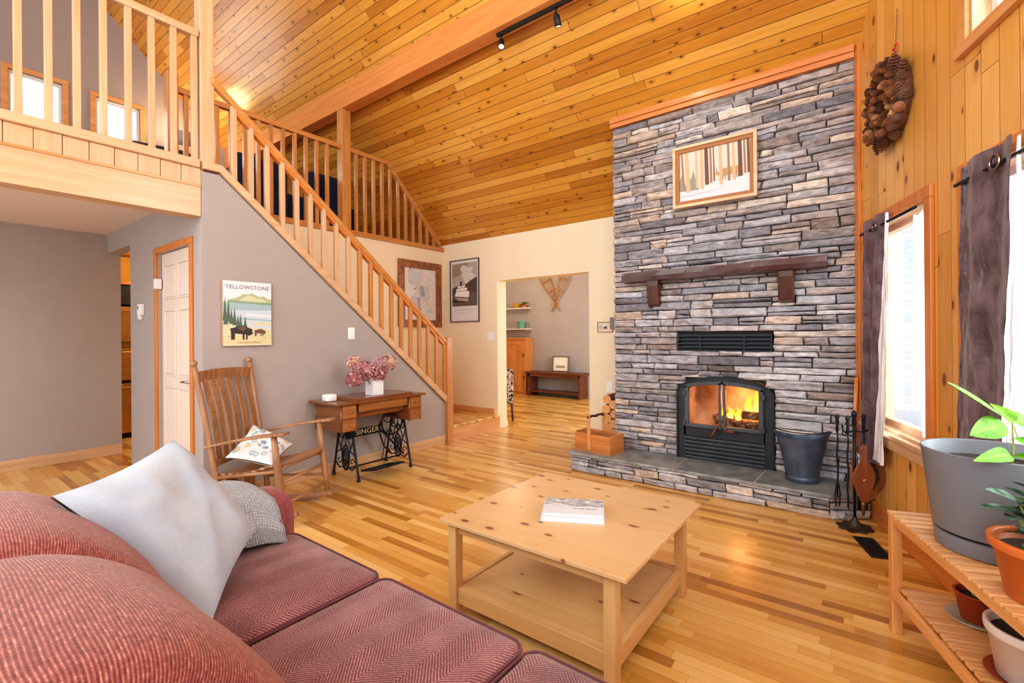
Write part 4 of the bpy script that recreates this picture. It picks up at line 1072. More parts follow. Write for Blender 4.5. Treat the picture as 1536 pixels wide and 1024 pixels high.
tag(obj('magazine', mg, plain('dark_cover', (70, 52, 46), .4), loc=(-2.235, 4.62, .1765), rot=(0, 0, radians(20))), 'dark magazine lying flat on the end of the hearth behind the trug', 'magazine')
# firewood stacked beside the chimney
fw_first = None
for i in range(9):
    x, z = (-2.10 - .002 * i + (.0 if i % 2 else -.075), .1765 + .052 + (i // 2) * .098 + (.05 if i % 2 else 0))
    if fw_first is None:
        fw_first = thing('firewood_log', 'lowest split firewood log stacked at the side of the chimney', 'log', (x, 4.48, z), 0, 'firewood beside the chimney')
        mb = MB(); mb.tube([(0, 0, 0), (0, .2, .002), (0, .42, 0)], [.047, .049, .046], 10); mb.mi[-2:] = [1, 1]
        obj('bark', mb, [wood('bark', (92, 60, 38), (150, 104, 66), 'y', .9), plain('cut_wood', (216, 160, 104), .8, var=.15, vs=30)], fw_first)
    else:
        dup(fw_first, (x, 4.48 + .012 * (i % 3), z), .03 * (i % 4), ['', 'second', 'third', 'fourth', 'fifth', 'sixth', 'seventh', 'eighth', 'topmost'][i] + (' firewood log from the bottom of the stack beside the chimney' if i < 8 else ' firewood log on the stack beside the chimney'))
# fireplace tools
st = thing('tool_stand', 'black wrought iron fireplace tool stand with a scalloped foot beside the hearth', 'fireplace tool stand', (-.085, 3.86, 0), _y)
ft = MB(); pl = []
for k in range(32):
    a = 2 * pi * k / 32; r = .095 * (1 + .13 * cos(8 * a)); pl.append((r * cos(a), r * sin(a) * .95, 0))
ft.prism(pl, (0, 0, .014)); ft.lathe([(.055, .014), (.04, .026), (.018, .06), (.012, .075)], (0, 0, 0), 16)
obj('foot', ft, plain('cast_foot', (74, 62, 54), .5, .5), st)
obj('pole', MB().tube([(0, 0, .06), (0, 0, .70)], .009, 8).lathe([(.007, .68), (.014, .70), (.011, .735), (.016, .755), (.014, .772), (.003, .785)], (0, 0, 0), 12), M_iron, st, smooth=True)
obj('hook_arm', MB().tube([(-.09, -.03, .655), (-.07, -.02, .64), (0, 0, .648), (.06, -.01, .64), (.085, -.01, .655)], .006, 6), M_iron, st, smooth=True)
sm = Matrix.Translation((-.085, 3.86, 0)) @ Matrix.Rotation(_y, 4, 'Z')
def tool(name, label, x, y, ln, tip):
    t = thing(name, label, 'fireplace tool', sm @ V((x, y, .655)), _y, 'fireplace tools on the stand')
    obj('handle_grip', MB().lathe([(.006, -.02), (.010, 0), (.008, .03), (.012, .055), (.008, .068), (.014, .08), (.012, .092), (.002, .098)], (0, 0, 0), 12), M_iron, t, smooth=True)
    obj('shaft', MB().tube([(.004 * sin(i * 1.3), 0, -.02 - ln * i / 10) for i in range(11)], .0055, 6), M_iron, t, smooth=True)
    if tip == 'poker': m = MB().tube([(0, 0, -ln), (0, 0, -ln - .06), (.004, 0, -ln - .09)], [.006, .006, .002], 6).tube([(0, 0, -ln - .03), (.022, 0, -ln - .05), (.026, 0, -ln - .03)], [.005, .004, .002], 6)
    elif tip == 'tongs': m = MB().tube([(0, 0, -ln + .1), (-.018, 0, -ln), (-.01, 0, -ln - .08)], .005, 6).tube([(0, 0, -ln + .1), (.018, 0, -ln), (.010, 0, -ln - .08)], .005, 6)
    else: m = MB().prism([(-.02, 0, -ln - .0), (.02, 0, -ln), (.035, .01, -ln - .04), (.035, .015, -ln - .13), (-.035, .015, -ln - .13), (-.035, .01, -ln - .04)], (0, .004, 0))
    obj(tip + '_end', m, M_iron, t)
tool('fire_poker', 'black iron poker with twisted shaft on the tool stand, toward the ash bucket', -.068, -.035, .43, 'poker')
tool('fire_tongs', 'black iron tongs hanging on the tool stand just behind the poker', -.092, .03, .44, 'tongs')
tool('fire_shovel', 'black iron ash shovel hanging on the curtain side of the tool stand', .078, .02, .42, 'shovel')
# bellows
M_bell = wood('bellows_board', (104, 56, 36), (150, 92, 66), 'z', .35, coat=.2)
M_leath = plain('black_leather', (44, 40, 44), .4, var=.2, bump=.4, bs=30)
bl = thing('fire_bellows', 'brown wooden fire bellows with black leather sides hanging from the tool stand', 'bellows', sm @ V((.012, -.075, .34)), _y + .10)
def bout(k=1.0):
    pts = [(0, -.155), (.022, -.135), (.05, -.08), (.076, -.01), (.078, .035), (.055, .085), (.026, .125), (.018, .175), (.022, .205), (.014, .226), (0, .232)]
    return [(x * k, z) for x, z in pts] + [(-x * k, z) for x, z in reversed(pts[1:-1])]
o_ = bout()
obj('front_board', MB().prism([(x, 0, z) for x, z in o_], (0, .012, 0)), M_bell, bl, .003)
def bback(x, z, t=1):
    a = radians(32) * t; hz = -.15; zz = z - hz
    return (x * cos(a) + zz * sin(a), .014 + zz * .09 * t, hz + zz * cos(a) - x * sin(a))
bb = MB(); A = [V(bback(x, z)) for x, z in o_]; bb.prism(A, (A[3] - A[1]).cross(A[6] - A[1]).normalized() * .012)
obj('back_board', bb, M_bell, bl, .002)
le = MB()
def lfn(u, v):
    k = u * 16; i = min(int(k), 15); t = k - i; q = [(0, -.14), (.022, -.128), (.05, -.08), (.074, -.01), (.076, .035), (.055, .08), (.028, .112), (0, .12), (-.028, .112), (-.055, .08), (-.076, .035), (-.074, -.01), (-.05, -.08), (-.022, -.128), (0, -.14), (0, -.14), (0, -.14)]
    x = q[i][0] * (1 - t) + q[i + 1][0] * t; z = q[i][1] * (1 - t) + q[i + 1][1] * t
    p = V((x, .008, z)).lerp(V(bback(x, z)), v); c = V(bback(0, 0, .5)); w = sin(v * pi * 5) ** 2 * .007 * sin(pi * v)
    return p + (p - c) * (w / .08)
le.grid(lfn, 48, 18)
obj('leather_side', le, M_leath, bl, smooth=True)
obj('nozzle', MB().lathe([(.016, 0), (.013, -.03), (.008, -.075), (.007, -.09)][::-1], (0, .012, -.14), 12), plain('old_brass', (120, 88, 56), .35, .8), bl, smooth=True)
obj('valve_stud', MB().lathe([(.011, 0), (.009, .004), (.002, .006)], (0, 0, .0), 12, (0, -1, 0)), plain('brass_stud', (200, 176, 130), .3, .9), bl)
obj('hang_cord', MB().tube([(0, .006, .22), (.004, .03, .28), (.0, .07, .335)], .0025, 6), M_leath, bl)
bm = thing('hearth_broom', 'wooden handled hearth broom standing in the corner between chimney and curtain', 'broom', (-.10, 4.29, .1765))
obj('broom_handle', MB().tube([(0, 0, .12), (.012, -.004, .52), (.022, -.006, .765)], [.013, .013, .014], 10).ball((.022, -.006, .775), .018, 10, 8), M_crate['z'], bm, smooth=True)
obj('broom_bristles', MB().lathe([(.04, 0), (.042, .03), (.025, .12), (.014, .14)], (0, 0, 0), 14), M_bark, bm)
# floor register
fv = thing('floor_register', 'black metal floor heating register set flush in the oak boards', 'floor vent', (.005, 3.57, 0), PA)
mb = MB(); frame_mb(-.135, .135, -.04, .04, .016, 0, .004, mb); mb.xf(Matrix(((1, 0, 0, 0), (0, 0, 1, 0), (0, 1, 0, .0005), (0, 0, 0, 1))))
mb.f = [tuple(reversed(f)) for f in mb.f]
for i in range(15): mb.box(-.13 + i * .0186, -.04, .0005, -.122 + i * .0186, .04, .0035)
mb.box(-.135, -.003, .0005, .135, .003, .004)
obj('register_grille', mb, M_dsteel, fv); obj('register_pan', MB().box(-.135, -.04, .0002, .135, .04, .001), M_black, fv)
# ================================================================ ANGLED WALL THINGS
# pine cone wreath
wr = thing('pine_cone_wreath', 'round wreath of brown pine cones hanging high on the pine wall', 'wreath', pw(.645, -.05, 2.725), PA)
M_cone = [plain('cone_' + n, c, .7, var=.3, vs=50) for n, c in (('dark', (104, 66, 46)), ('mid', (150, 98, 66)), ('pale', (204, 154, 110)))]
def cone_mb(l, r, rows=7):
    mb = MB(); prof = [(.001, -l / 2)]
    for k in range(rows):
        t = (k + .5) / rows; rr = r * (sin(pi * (.12 + .86 * t) ** .8) ** .7 + .05)
        prof += [(rr * .55, -l / 2 + l * (k + .1) / rows), (rr, -l / 2 + l * (k + .75) / rows)]
    prof.append((.001, l / 2)); return mb.lathe(prof, (0, 0, 0), 9)
R = random.Random(8); protos = {}
obj('wreath_ring', MB().tube([(.19 * cos(2 * pi * i / 28), .02, .19 * sin(2 * pi * i / 28)) for i in range(28)], .05, 8, True), M_cone[0], wr)
for k in range(88):
    if k < 26: a = 2 * pi * k / 26; rr = .235; size = 0; out = .8
    elif k < 58: a = 2 * pi * (k - 26) / 32 + .1; rr = R.uniform(.16, .22); size = 1; out = .1
    else: a = 2 * pi * (k - 58) / 30; rr = R.uniform(.085, .13); size = 2; out = -.2
    mi = R.choice([[0, 0, 1], [0, 1, 1, 2], [1, 1, 2]][size]); key = (size, mi)
    if key not in protos:
        l, r = [(.10, .034), (.055, .024), (.04, .019)][size]
        c = obj('pine_cone', cone_mb(l, r), M_cone[mi], wr); protos[key] = c
    else: c = protos[key].copy(); COL.objects.link(c)
    c.location = (rr * cos(a) + R.uniform(-.012, .012), R.uniform(-.055, -.02) if size else R.uniform(-.03, .01), rr * sin(a) + R.uniform(-.012, .012))
    dv = V((cos(a) * out + R.uniform(-.3, .3), -(1 - abs(out)) + R.uniform(-.3, .2), sin(a) * out + R.uniform(-.3, .3)))
    c.rotation_euler = dv.to_track_quat('Z', 'Y').to_euler(); s = R.uniform(.85, 1.15); c.scale = (s, s, s)
    c.parent = wr
M_red = plain('red_ribbon', (206, 70, 50), .6)
rb = MB().tube([(0, .03, .22), (.04, .035, .31), (.05, .04, .55)], .003, 6)
obj('hanging_cord', rb, M_cone[1], wr)
bo = MB()
for s in (-1, 1): bo.ball((.045 + s * .016, .03, .325 + .006 * s), (.014, .008, .009), 8, 6); bo.bar((.045, .03, .32), (.045 + s * .012, .03, .285), .004, .008)
obj('bow', bo, M_red, wr, smooth=True)
# curtains
N = NT('satin_curtain'); co = N.xyz(); f = N.noise(N.comb(N.m('MULTIPLY', co[0], 5), co[1], N.m('MULTIPLY', co[2], 3)), 3, 4, .6, .5)
N.set(Base_Color=N.ramp(f, [(.35, srgb(70, 51, 58)), (.62, srgb(116, 94, 104))]), Roughness=.34, Metallic=0); N.b.inputs['Sheen Weight'].default_value = .3; N.bump(f, .6, .03); M_sat = N.mat
M_lin = plain('curtain_lining', (226, 224, 228), .8, var=.03)
N = NT('sheer_fabric'); N.t.nodes.remove(N.b); tr = N.n('ShaderNodeBsdfTransparent'); df = N.n('ShaderNodeBsdfTranslucent'); d2 = N.n('ShaderNodeBsdfDiffuse'); a1 = N.n('ShaderNodeMixShader'); a2 = N.n('ShaderNodeMixShader')
a1.inputs[0].default_value = .5; N.l(df.outputs[0], a1.inputs[1]); N.l(d2.outputs[0], a1.inputs[2]); a2.inputs[0].default_value = .62; N.l(tr.outputs[0], a2.inputs[1]); N.l(a1.outputs[0], a2.inputs[2]); N.l(a2.outputs[0], N.out.inputs[0]); M_sheer = N.mat
def drape(s0, s1, z0, z1, y0, amp, n, b0=None, b1=None, ph=0, sd=0):
    b0 = s0 if b0 is None else b0; b1 = s1 if b1 is None else b1
    def f(u, v):
        a = s0 + (s1 - s0) * u; b = b0 + (b1 - b0) * u; s = b + (a - b) * v ** .8
        y = y0 + amp * sin(2 * pi * n * u + ph) * (.75 + .25 * v) + mn.noise((u * 4 + sd, v * 5, 1)) * .018 * (1 - v * .5) + mn.noise((u * 9 + sd, v * 14, 4)) * .006
        return (s, y, z0 + (z1 - z0) * v)
    return MB().grid(f, 48, 40)
def grommet(s, y, z, r=.026):
    return MB().tube([(s + r * cos(2 * pi * i / 20), y, z + r * sin(2 * pi * i / 20)) for i in range(20)], .006, 8, True)
M_grom = plain('grommet_nickel', (150, 138, 132), .25, 1)
c1 = thing('window_curtain', 'dark plum satin grommet curtain with pale lining gathered beside the chimney', 'curtain', C0, PA)
d1 = obj('curtain_panel', drape(.27, .66, .40, 2.055, -.062, .02, 2.2, .17, .44, .6), M_sat, c1, smooth=True)
obj('lining_edge', drape(.655, .70, .455, 2.04, -.062, .006, 1, .425, .60, 0, 3), M_lin, c1, smooth=True)
obj('grommet', grommet(.55, -.085, 1.985), M_grom, d1, smooth=True)
c2 = thing('window_curtain', 'wide dark plum satin curtain with large grommet behind the grey planter', 'curtain', C0, PA)
d2_ = obj('curtain_panel', drape(1.49, 1.84, .56, 2.065, -.068, .016, 1.6, 1.40, 1.74, 1.2, 5), M_sat, c2, smooth=True)
obj('curtain_fold', drape(1.42, 1.56, .56, 2.055, -.045, .016, 1.5, 1.36, 1.50, 2, 9), M_sat, c2, smooth=True)
obj('lining_edge', drape(1.835, 1.86, .57, 2.05, -.066, .004, 1, 1.735, 1.77, 0, 7), M_lin, c2, smooth=True)
obj('grommet', grommet(1.75, -.09, 1.985, .03), M_grom, d2_, smooth=True)
tag(obj('curtain_rod', MB().tube([(.25, -.062, 1.985), (1.03, -.062, 1.985)], .009, 8), M_iron, smooth=True, **PL), 'thin black curtain rod across the window next to the chimney', 'curtain rod')
tag(obj('curtain_rod', MB().tube([(1.42, -.065, 1.985), (2.75, -.065, 1.985)], .009, 8), M_iron, smooth=True, **PL), 'thin black curtain rod across the wide window above the planter', 'curtain rod')
tag(obj('sheer_curtain', drape(.76, .92, .70, 2.0, .035, .012, 3, .86, .97, 0, 2), M_sheer, smooth=True, **PL), 'white sheer curtain pulled aside inside the window next to the chimney', 'curtain')
tag(obj('sheer_curtain', drape(1.88, 2.55, .70, 1.99, .02, .014, 9, 1.80, 2.55, 0, 4), M_sheer, smooth=True, **PL), 'white sheer curtain across the wide window above the planter', 'curtain')
# plant stand along the angled wall
M_stand = {a: wood('stand_pine_' + a, (200, 134, 74), (230, 172, 112), a, .38, .08, coat=.15) for a in 'xyz'}
M_slat = {a: wood('slat_pine_' + a, (206, 148, 92), (232, 182, 132), a, .38, .06, coat=.15) for a in 'xyz'}
PS0, PS1, PYF, PYB = 1.683, 2.95, -.432, -.04
ps = thing('plant_stand', 'two-tier slatted pine plant stand under the curtained window', 'plant stand', C0, PA)
for x in (PS0, PS1 - .038):
    for y in (PYF, PYB - .038): obj('leg', MB().box(x, y, 0, x + .038, y + .038, .508), M_stand['z'], ps, .003)
for zt, nm in ((.522, 'upper'), (.205, 'lower')):
    for y in (PYF + (.002 if zt > .3 else -.0), PYB - .022): obj('shelf_rail', MB().box(PS0 + .038, y, zt - .049, PS1 - .038, y + .020, zt - .014), M_stand['x'], ps, .002)
    for x in (PS0 + .006, PS1 - .026): obj('end_rail', MB().box(x, PYF + .038, zt - .058, x + .02, PYB - .038, zt - .014), M_stand['y'], ps, .002)
    sl = MB(); x = PS0 + .0015
    while x < PS1 - .03:
        y0 = PYF - .004 if zt > .3 else PYF + .024
        if zt < .3 and (x < PS0 + .04 or x > PS1 - .07): x += .0515; continue
        sl.box(x, y0, zt - .013, x + .034, PYB, zt); x += .0515
    obj(nm + '_slats', sl, M_slat['y'], ps, .002)
def pxy(s, y, z=0): return pw(s, y, z)
def pot_mb(r0, r1, h, rim=0, rh=0, th=.006, seg=40):
    p = [(.001, 0), (r0 - .006, 0), (r0, .004)]
    if rim: p += [(r0 + (r1 - r0) * (1 - rh / h), h - rh), (r1 + rim * .6, h - rh + .002), (r1 + rim, h - rh + .008), (r1 + rim * 1.3, h - .004), (r1 + rim * 1.1, h)]
    else: p += [(r1 - .001, h - .004), (r1, h)]
    return MB().lathe(p + [(r1 - th, h), (r1 - th - .002, h - .004), (r0 - th, .02), (.001, .02)], (0, 0, 0), seg)
M_soil = plain('potting_soil', (52, 40, 34), .95, var=.5, vs=90, bump=1, bs=90)
def leaf_mb(L, w, droop=.3, fold=.25, sharp=1.0, nu=6, nv=14, wav=0):
    def f(u, v):
        a = 2 * u - 1; ww = w * sin(pi * min(.999, v ** .8)) ** (.75 * sharp) * .5
        x = L * v; z = -droop * L * v * v + fold * abs(a) * ww + wav * sin(v * 9 + a) * .01
        return (x, a * ww, z)
    return MB().grid(f, nu, nv)
def leafmat(name, a, b, trans=.0):
    N = NT(name); tc = N.n('ShaderNodeTexCoord'); se = N.n('ShaderNodeSeparateXYZ'); N.l(tc.outputs['UV'], se.inputs[0])
    mid = N.m('ABSOLUTE', N.m('SUBTRACT', se.outputs[0], .5)); vein = N.m('ABSOLUTE', N.m('SINE', N.m('ADD', N.m('MULTIPLY', se.outputs[1], 26), N.m('MULTIPLY', mid, -14))))
    k = N.m('MAXIMUM', N.m('SUBTRACT', 1, N.step(mid, .01, .05)), N.m('MULTIPLY', N.m('SUBTRACT', 1, N.step(vein, .0, .16)), .5))
    N.set(Base_Color=N.mix(k, N.ramp(N.noise(N.coord(), 30, 3), [(.35, srgb(*a)), (.65, srgb(*b))]), srgb(min(255, b[0] + 22), min(255, b[1] + 18), b[2] + 10)), Roughness=.62)
    N.b.inputs['Specular IOR Level'].default_value = .2
    N.b.inputs['Transmission Weight'].default_value = 0; N.b.inputs['Subsurface Weight'].default_value = trans; N.b.inputs['Subsurface Radius'].default_value = (.02, .03, .01); return N.mat
M_lf1 = leafmat('avocado_leaf', (70, 126, 14), (108, 166, 30), .0); M_lf2 = leafmat('silver_leaf', (40, 76, 52), (120, 150, 132)); M_lf3 = leafmat('dark_leaf', (34, 70, 30), (74, 112, 52))
M_st = plain('green_stem', (150, 160, 80), .6)
def put_leaf(parent, base, tip, w, mat, pl, nup=(0, 0, 1), **k):
    base = V(base); tip = V(tip); d = tip - base; x = d.normalized(); up = V(nup); y = up.cross(x).normalized(); z = x.cross(y)
    m = Matrix(((x.x, y.x, z.x, base.x), (x.y, y.y, z.y, base.y), (x.z, y.z, z.z, base.z), (0, 0, 0, 1)))
    return obj('leaf', leaf_mb(d.length, w, **k).xf(m), mat, parent, smooth=True)
# big grey planter
gp0 = pxy(2.03, -.235, .523)
g = thing('potted_avocado', 'large round grey planter holding a young bright green leafy plant', 'potted plant', gp0)
pt = MB().lathe([(.001, 0), (.160, 0), (.165, .004), (.1705, .055), (.163, .058), (.163, .066), (.172, .069), (.204, .345), (.206, .352), (.203, .356), (.198, .352), (.192, .29), (.001, .29)], (0, 0, 0), 64)
pt.mi = [1 if 4 * 64 <= i < 6 * 64 else 0 for i in range(len(pt.mi))]
obj('planter', pt, [plain('grey_planter', (122, 124, 132), .42, var=.03), M_black], g, smooth=False, bevel=.001)
for p in g.children[0].data.polygons: p.use_smooth = len(p.vertices) == 4
obj('soil', MB().lathe([(.19, .285), (.18, .302), (.001, .306)], (0, 0, 0), 32), M_soil, g)
def gv(px, py, d=1.56): return vat(px, py, d) - gp0
s0 = gv(1515, 697); s0.z = .30; j = gv(1518, 640)
obj('stem', MB().tube([s0, (s0 + j) / 2 + V((.003, 0, 0)), j], [.0035, .003, .0025], 6), M_st, g, smooth=True)
for b, t, w, up, kw in ((gv(1504, 632), gv(1414, 583, 1.50), .075, (.2, -.5, .8), dict(droop=-.05)), (gv(1517, 640), gv(1494, 604, 1.62), .062, (.6, -.75, .3), {}), (gv(1505, 641), gv(1459, 656, 1.46), .075, (.55, -.7, .55), dict(droop=.05)),
                         (gv(1522, 641), gv(1560, 630, 1.6), .07, (.4, -.6, .6), {}), (gv(1525, 662), gv(1556, 676, 1.5), .06, (.4, -.6, .6), {}), (gv(1514, 690), gv(1476, 684, 1.52), .04, (.2, -.5, .8), {}), (gv(1514, 688), gv(1498, 683, 1.42), .05, (.3, -.8, .5), {}), (gv(1517, 690), gv(1552, 690, 1.5), .05, (.3, -.5, .8), {})):
    l_ = put_leaf(g, b, t, w, M_lf1, None, up, **kw)
    if (b - j).length > .006: obj('leaf_stalk', MB().tube([j if (b - j).length < .09 else s0, b], .0016, 5), M_st, l_)
# terracotta pot
tp0 = pxy(2.40, -.295, .523); t = thing('potted_violet', 'wide orange plastic pot with silvery dark green leaves beside the grey planter', 'potted plant', tp0)
M_terra = plain('terracotta_plastic', (206, 112, 52), .4, var=.05)
obj('pot', pot_mb(.100, .132, .17, .006, .03), M_terra, t, smooth=True); obj('soil', MB().lathe([(.125, .135), (.10, .143), (.001, .146)], (0, 0, 0), 28), plain('pebbly_soil', (92, 78, 70), .95, var=.6, vs=120, bump=1, bs=120), t)
R = random.Random(21)
for i in range(44):
    a = i * 2.4; e = R.uniform(.05, 1.15); l = R.uniform(.075, .12); b = V((R.uniform(-.05, .05) - .005, R.uniform(-.05, .05) + .01, .15 + .10 * e)); d = V((cos(a) * cos(e * .8), sin(a) * cos(e * .8), sin(e * .8)))
    lf = put_leaf(t, b + d * .02, b + d * l, R.uniform(.05, .072), M_lf2 if i % 3 else M_lf3, None, (0, 0, 1) if e < .9 else (1, 0, .3), droop=.35, sharp=.7)
    obj('leaf_stalk', MB().tube([(b.x * .4, b.y * .4, .14), b + d * .024], .003, 5), M_st, lf)
# small red pot on a saucer, lower shelf
def saucer(name, label, loc, r, col):
    return tag(obj(name, MB().lathe([(.001, 0), (r * .78, 0), (r, .016), (r * .985, .018), (r * .76, .005), (.001, .005)], (0, 0, 0), 36), col, smooth=True, loc=loc), label, 'saucer')
rp0 = pxy(1.925, -.245, .206)
saucer('plant_saucer', 'pale grey-green saucer under the small reddish pot on the lower shelf', rp0, .088, plain('saucer_pale', (178, 172, 156), .4))
r_ = thing('potted_succulent', 'small reddish brown plastic pot with a few drooping stems on the lower shelf', 'potted plant', rp0 + V((.004, 0, .006)))
obj('pot', pot_mb(.047, .066, .105, .003, .012), plain('red_plastic_pot', (166, 70, 38), .4), r_, smooth=True); obj('soil', MB().lathe([(.060, .085), (.04, .09), (.001, .092)], (0, 0, 0), 24), M_soil, r_)
for i in range(9):
    a = i * 1.1 + 2; h = R.uniform(.03, .09); e = V((.035 * cos(a), .035 * sin(a), .09 + h)); s_ = obj('stem', MB().tube([(.012 * cos(a), .012 * sin(a), .09), (.02 * cos(a), .02 * sin(a), .09 + h * .7), e], .0025, 5), M_st, r_)
    for k in range(5):
        an = k * 1.3 + i; d = V((cos(an), sin(an), .35)).normalized()
        l_ = obj('leaf', leaf_mb(.026, .014, .2).xf(Matrix.Translation(e) @ d.to_track_quat('X', 'Z').to_matrix().to_4x4()), M_lf3, s_, smooth=True)
wp0 = pxy(2.27, -.265, .206)
saucer('plant_saucer', 'reddish brown saucer under the white pot on the lower shelf', wp0, .118, plain('saucer_red', (150, 70, 44), .45))
w_ = thing('potted_seedling', 'white plastic pot with dark soil and a small green sprout on the lower shelf', 'potted plant', wp0 + V((0, 0, .006)))
obj('pot', pot_mb(.088, .112, .165, .004, .03), plain('white_plastic_pot', (222, 212, 206), .4, var=.02), w_, smooth=True); obj('soil', MB().lathe([(.105, .138), (.08, .146), (.001, .148)], (0, 0, 0), 28), M_soil, w_)
for i in range(10):
    a = i * .7; b = V((.035, -.02, .145)); d = V((cos(a), sin(a), .5 + .5 * (i % 3)))
    put_leaf(w_, b, b + d.normalized() * R.uniform(.04, .07), .02, M_lf1 if i % 2 else M_lf3, None)
# ================================================================ PICTURES (flat prints built at their real place)
def C(name, rgb, rough=.6): return plain(name, rgb, rough, var=.02)
def flat(parent, name, shapes, org, ux, uy, nrm, mats):
    """shapes: (mat index, layer, [(x,y)...]) laid on the picture plane"""
    mb = MB(); org = V(org); ux = V(ux); uy = V(uy); nrm = V(nrm); shapes = sorted(shapes, key=lambda s: s[1]); rank = 0
    for mi, layer, pts in shapes:
        mb.m = mi; rank += 1; q = [org + ux * x + uy * y + nrm * (.00006 * rank + .0003) for x, y in pts]
        n = V((0, 0, 0))
        for i in range(len(q)): n += (q[i] - q[0]).cross(q[(i + 1) % len(q)] - q[0])
        if n.dot(nrm) < 0: q.reverse()
        mb.poly(q)
    return obj(name, mb, mats, parent)
def frame_on(parent, w, h, fw, depth, org, ux, uy, nrm, mat, name='frame'):
    M = Matrix.Identity(4)
    for i in range(3): M[i][0] = V(ux)[i]; M[i][1] = V(nrm)[i]; M[i][2] = V(uy)[i]; M[i][3] = V(org)[i]
    mb = frame_mb(fw, w - fw, fw, h - fw, fw, 0, depth).xf(M)
    if M.to_3x3().determinant() < 0: mb.f = [tuple(reversed(f)) for f in mb.f]
    return obj(name, mb, mat, parent, .003)
R = random.Random(42)
def blob(cx, cy, rx, ry, n=14, j=.15): return [(cx + rx * cos(2 * pi * i / n) * R.uniform(1 - j, 1 + j), cy + ry * sin(2 * pi * i / n) * R.uniform(1 - j, 1 + j)) for i in range(n)]
def ridge(x0, x1, ys, base): n = len(ys) - 1; return [(x0, base)] + [(x0 + (x1 - x0) * i / n, y) for i, y in enumerate(ys)] + [(x1, base)]
# travel poster on canvas
W, H = .376, .52; t = thing('canvas_print', 'small travel poster canvas with two bison and a YELLOWSTONE heading above the rocking chair', 'picture', (XS, 1.558, 1.235))
obj('canvas', MB().box(0.002, 0, 0, .032, W, H), plain('canvas_edge', (186, 142, 116), .7), t)
PM = [C('sky_cream', (226, 226, 232)), C('lake', (160, 186, 194)), C('mountain', (178, 184, 146)), C('meadow', (212, 208, 176)), C('spruce', (86, 110, 92)), C('bison', (58, 48, 46)), C('water_pale', (196, 208, 222)), C('far_green', (132, 164, 140)), C('straw', (216, 204, 162)), C('mountain_light', (206, 206, 172)), C('bison_brown', (112, 82, 66))]
sh = [(0, 0, [(0, 0), (W, 0), (W, H), (0, H)]), (2, 1, ridge(.03, W, [.36, .375, .385, .40, .42, .415, .43, .415, .40, .41, .39, .385], .33)), (9, 2, ridge(.12, .33, [.36, .39, .41, .405, .385, .39, .37], .35)), (7, 2, [(.03, .33), (W, .33), (W, .355), (.18, .36), (.05, .365)]),
      (1, 2, [(0, .28), (W, .28), (W, .335), (.10, .345), (0, .35)]), (6, 2, [(0, .14), (W, .14), (W, .29), (0, .285)]), (1, 3, [(.10, .215), (W, .20), (W, .212), (.12, .228)]), (0, 3, [(.16, .245), (W, .235), (W, .25), (.18, .26)]), (8, 3, [(.20, .17), (W, .165), (W, .19), (.25, .185)]),
      (3, 3, [(0, 0), (W, 0), (W, .135), (.22, .15), (.10, .165), (0, .20)]), (8, 4, [(0, .015), (W, .015), (W, .07), (.1, .08), (0, .075)])]
for x, y, h in ((.015, .20, .20), (.04, .19, .19), (.062, .175, .13), (.085, .165, .15), (.11, .15, .10), (.13, .14, .12), (.165, .14, .10), (.02, .17, .13)):
    sh.append((4, 5, [(x - .018, y), (x - .008, y + h * .5), (x, y + h), (x + .008, y + h * .5), (x + .018, y)]))
def bison(cx, cy, s, m=5):
    return [(m, 7, [(cx - .055 * s, cy + .012 * s), (cx - .06 * s, cy + .038 * s), (cx - .03 * s, cy + .046 * s), (cx + .01 * s, cy + .056 * s), (cx + .035 * s, cy + .045 * s), (cx + .06 * s, cy + .035 * s), (cx + .064 * s, cy + .008 * s), (cx + .045 * s, cy - .004 * s), (cx + .02 * s, cy + .004 * s), (cx - .02 * s, cy + .008 * s)])] + [(m, 7, [(cx + a * s - .006 * s, cy + .015 * s), (cx + a * s + .006 * s, cy + .015 * s), (cx + a * s + .004 * s, cy - .026 * s), (cx + a * s - .005 * s, cy - .026 * s)]) for a in (-.05, -.04, .012, .03)]
sh += bison(.135, .085, 1.4) + bison(.28, .095, .75, 10) + [(10, 8, [(.10, .14), (.15, .16), (.175, .14), (.15, .12)])]
for i in range(16): sh.append((2 + 6 * (i % 2), 6, blob(R.uniform(.02, W - .02), R.uniform(.03, .13), .02, .004, 8)))
flat(t, 'print', sh, (.032, 0, 0), (0, 1, 0), (0, 0, 1), (1, 0, 0), PM)
text('poster_heading', 'YELLOWSTONE', .046, C('heading_grey', (120, 126, 146)), t, (.0345, W / 2, .473), (pi / 2, 0, pi / 2), .0006, .98, 1.1)
text('poster_footer', 'NATIONAL PARK', .020, C('footer_ochre', (176, 150, 84)), t, (.0345, W / 2 + .01, .024), (pi / 2, 0, pi / 2), .0006, 1.1, 1.1)
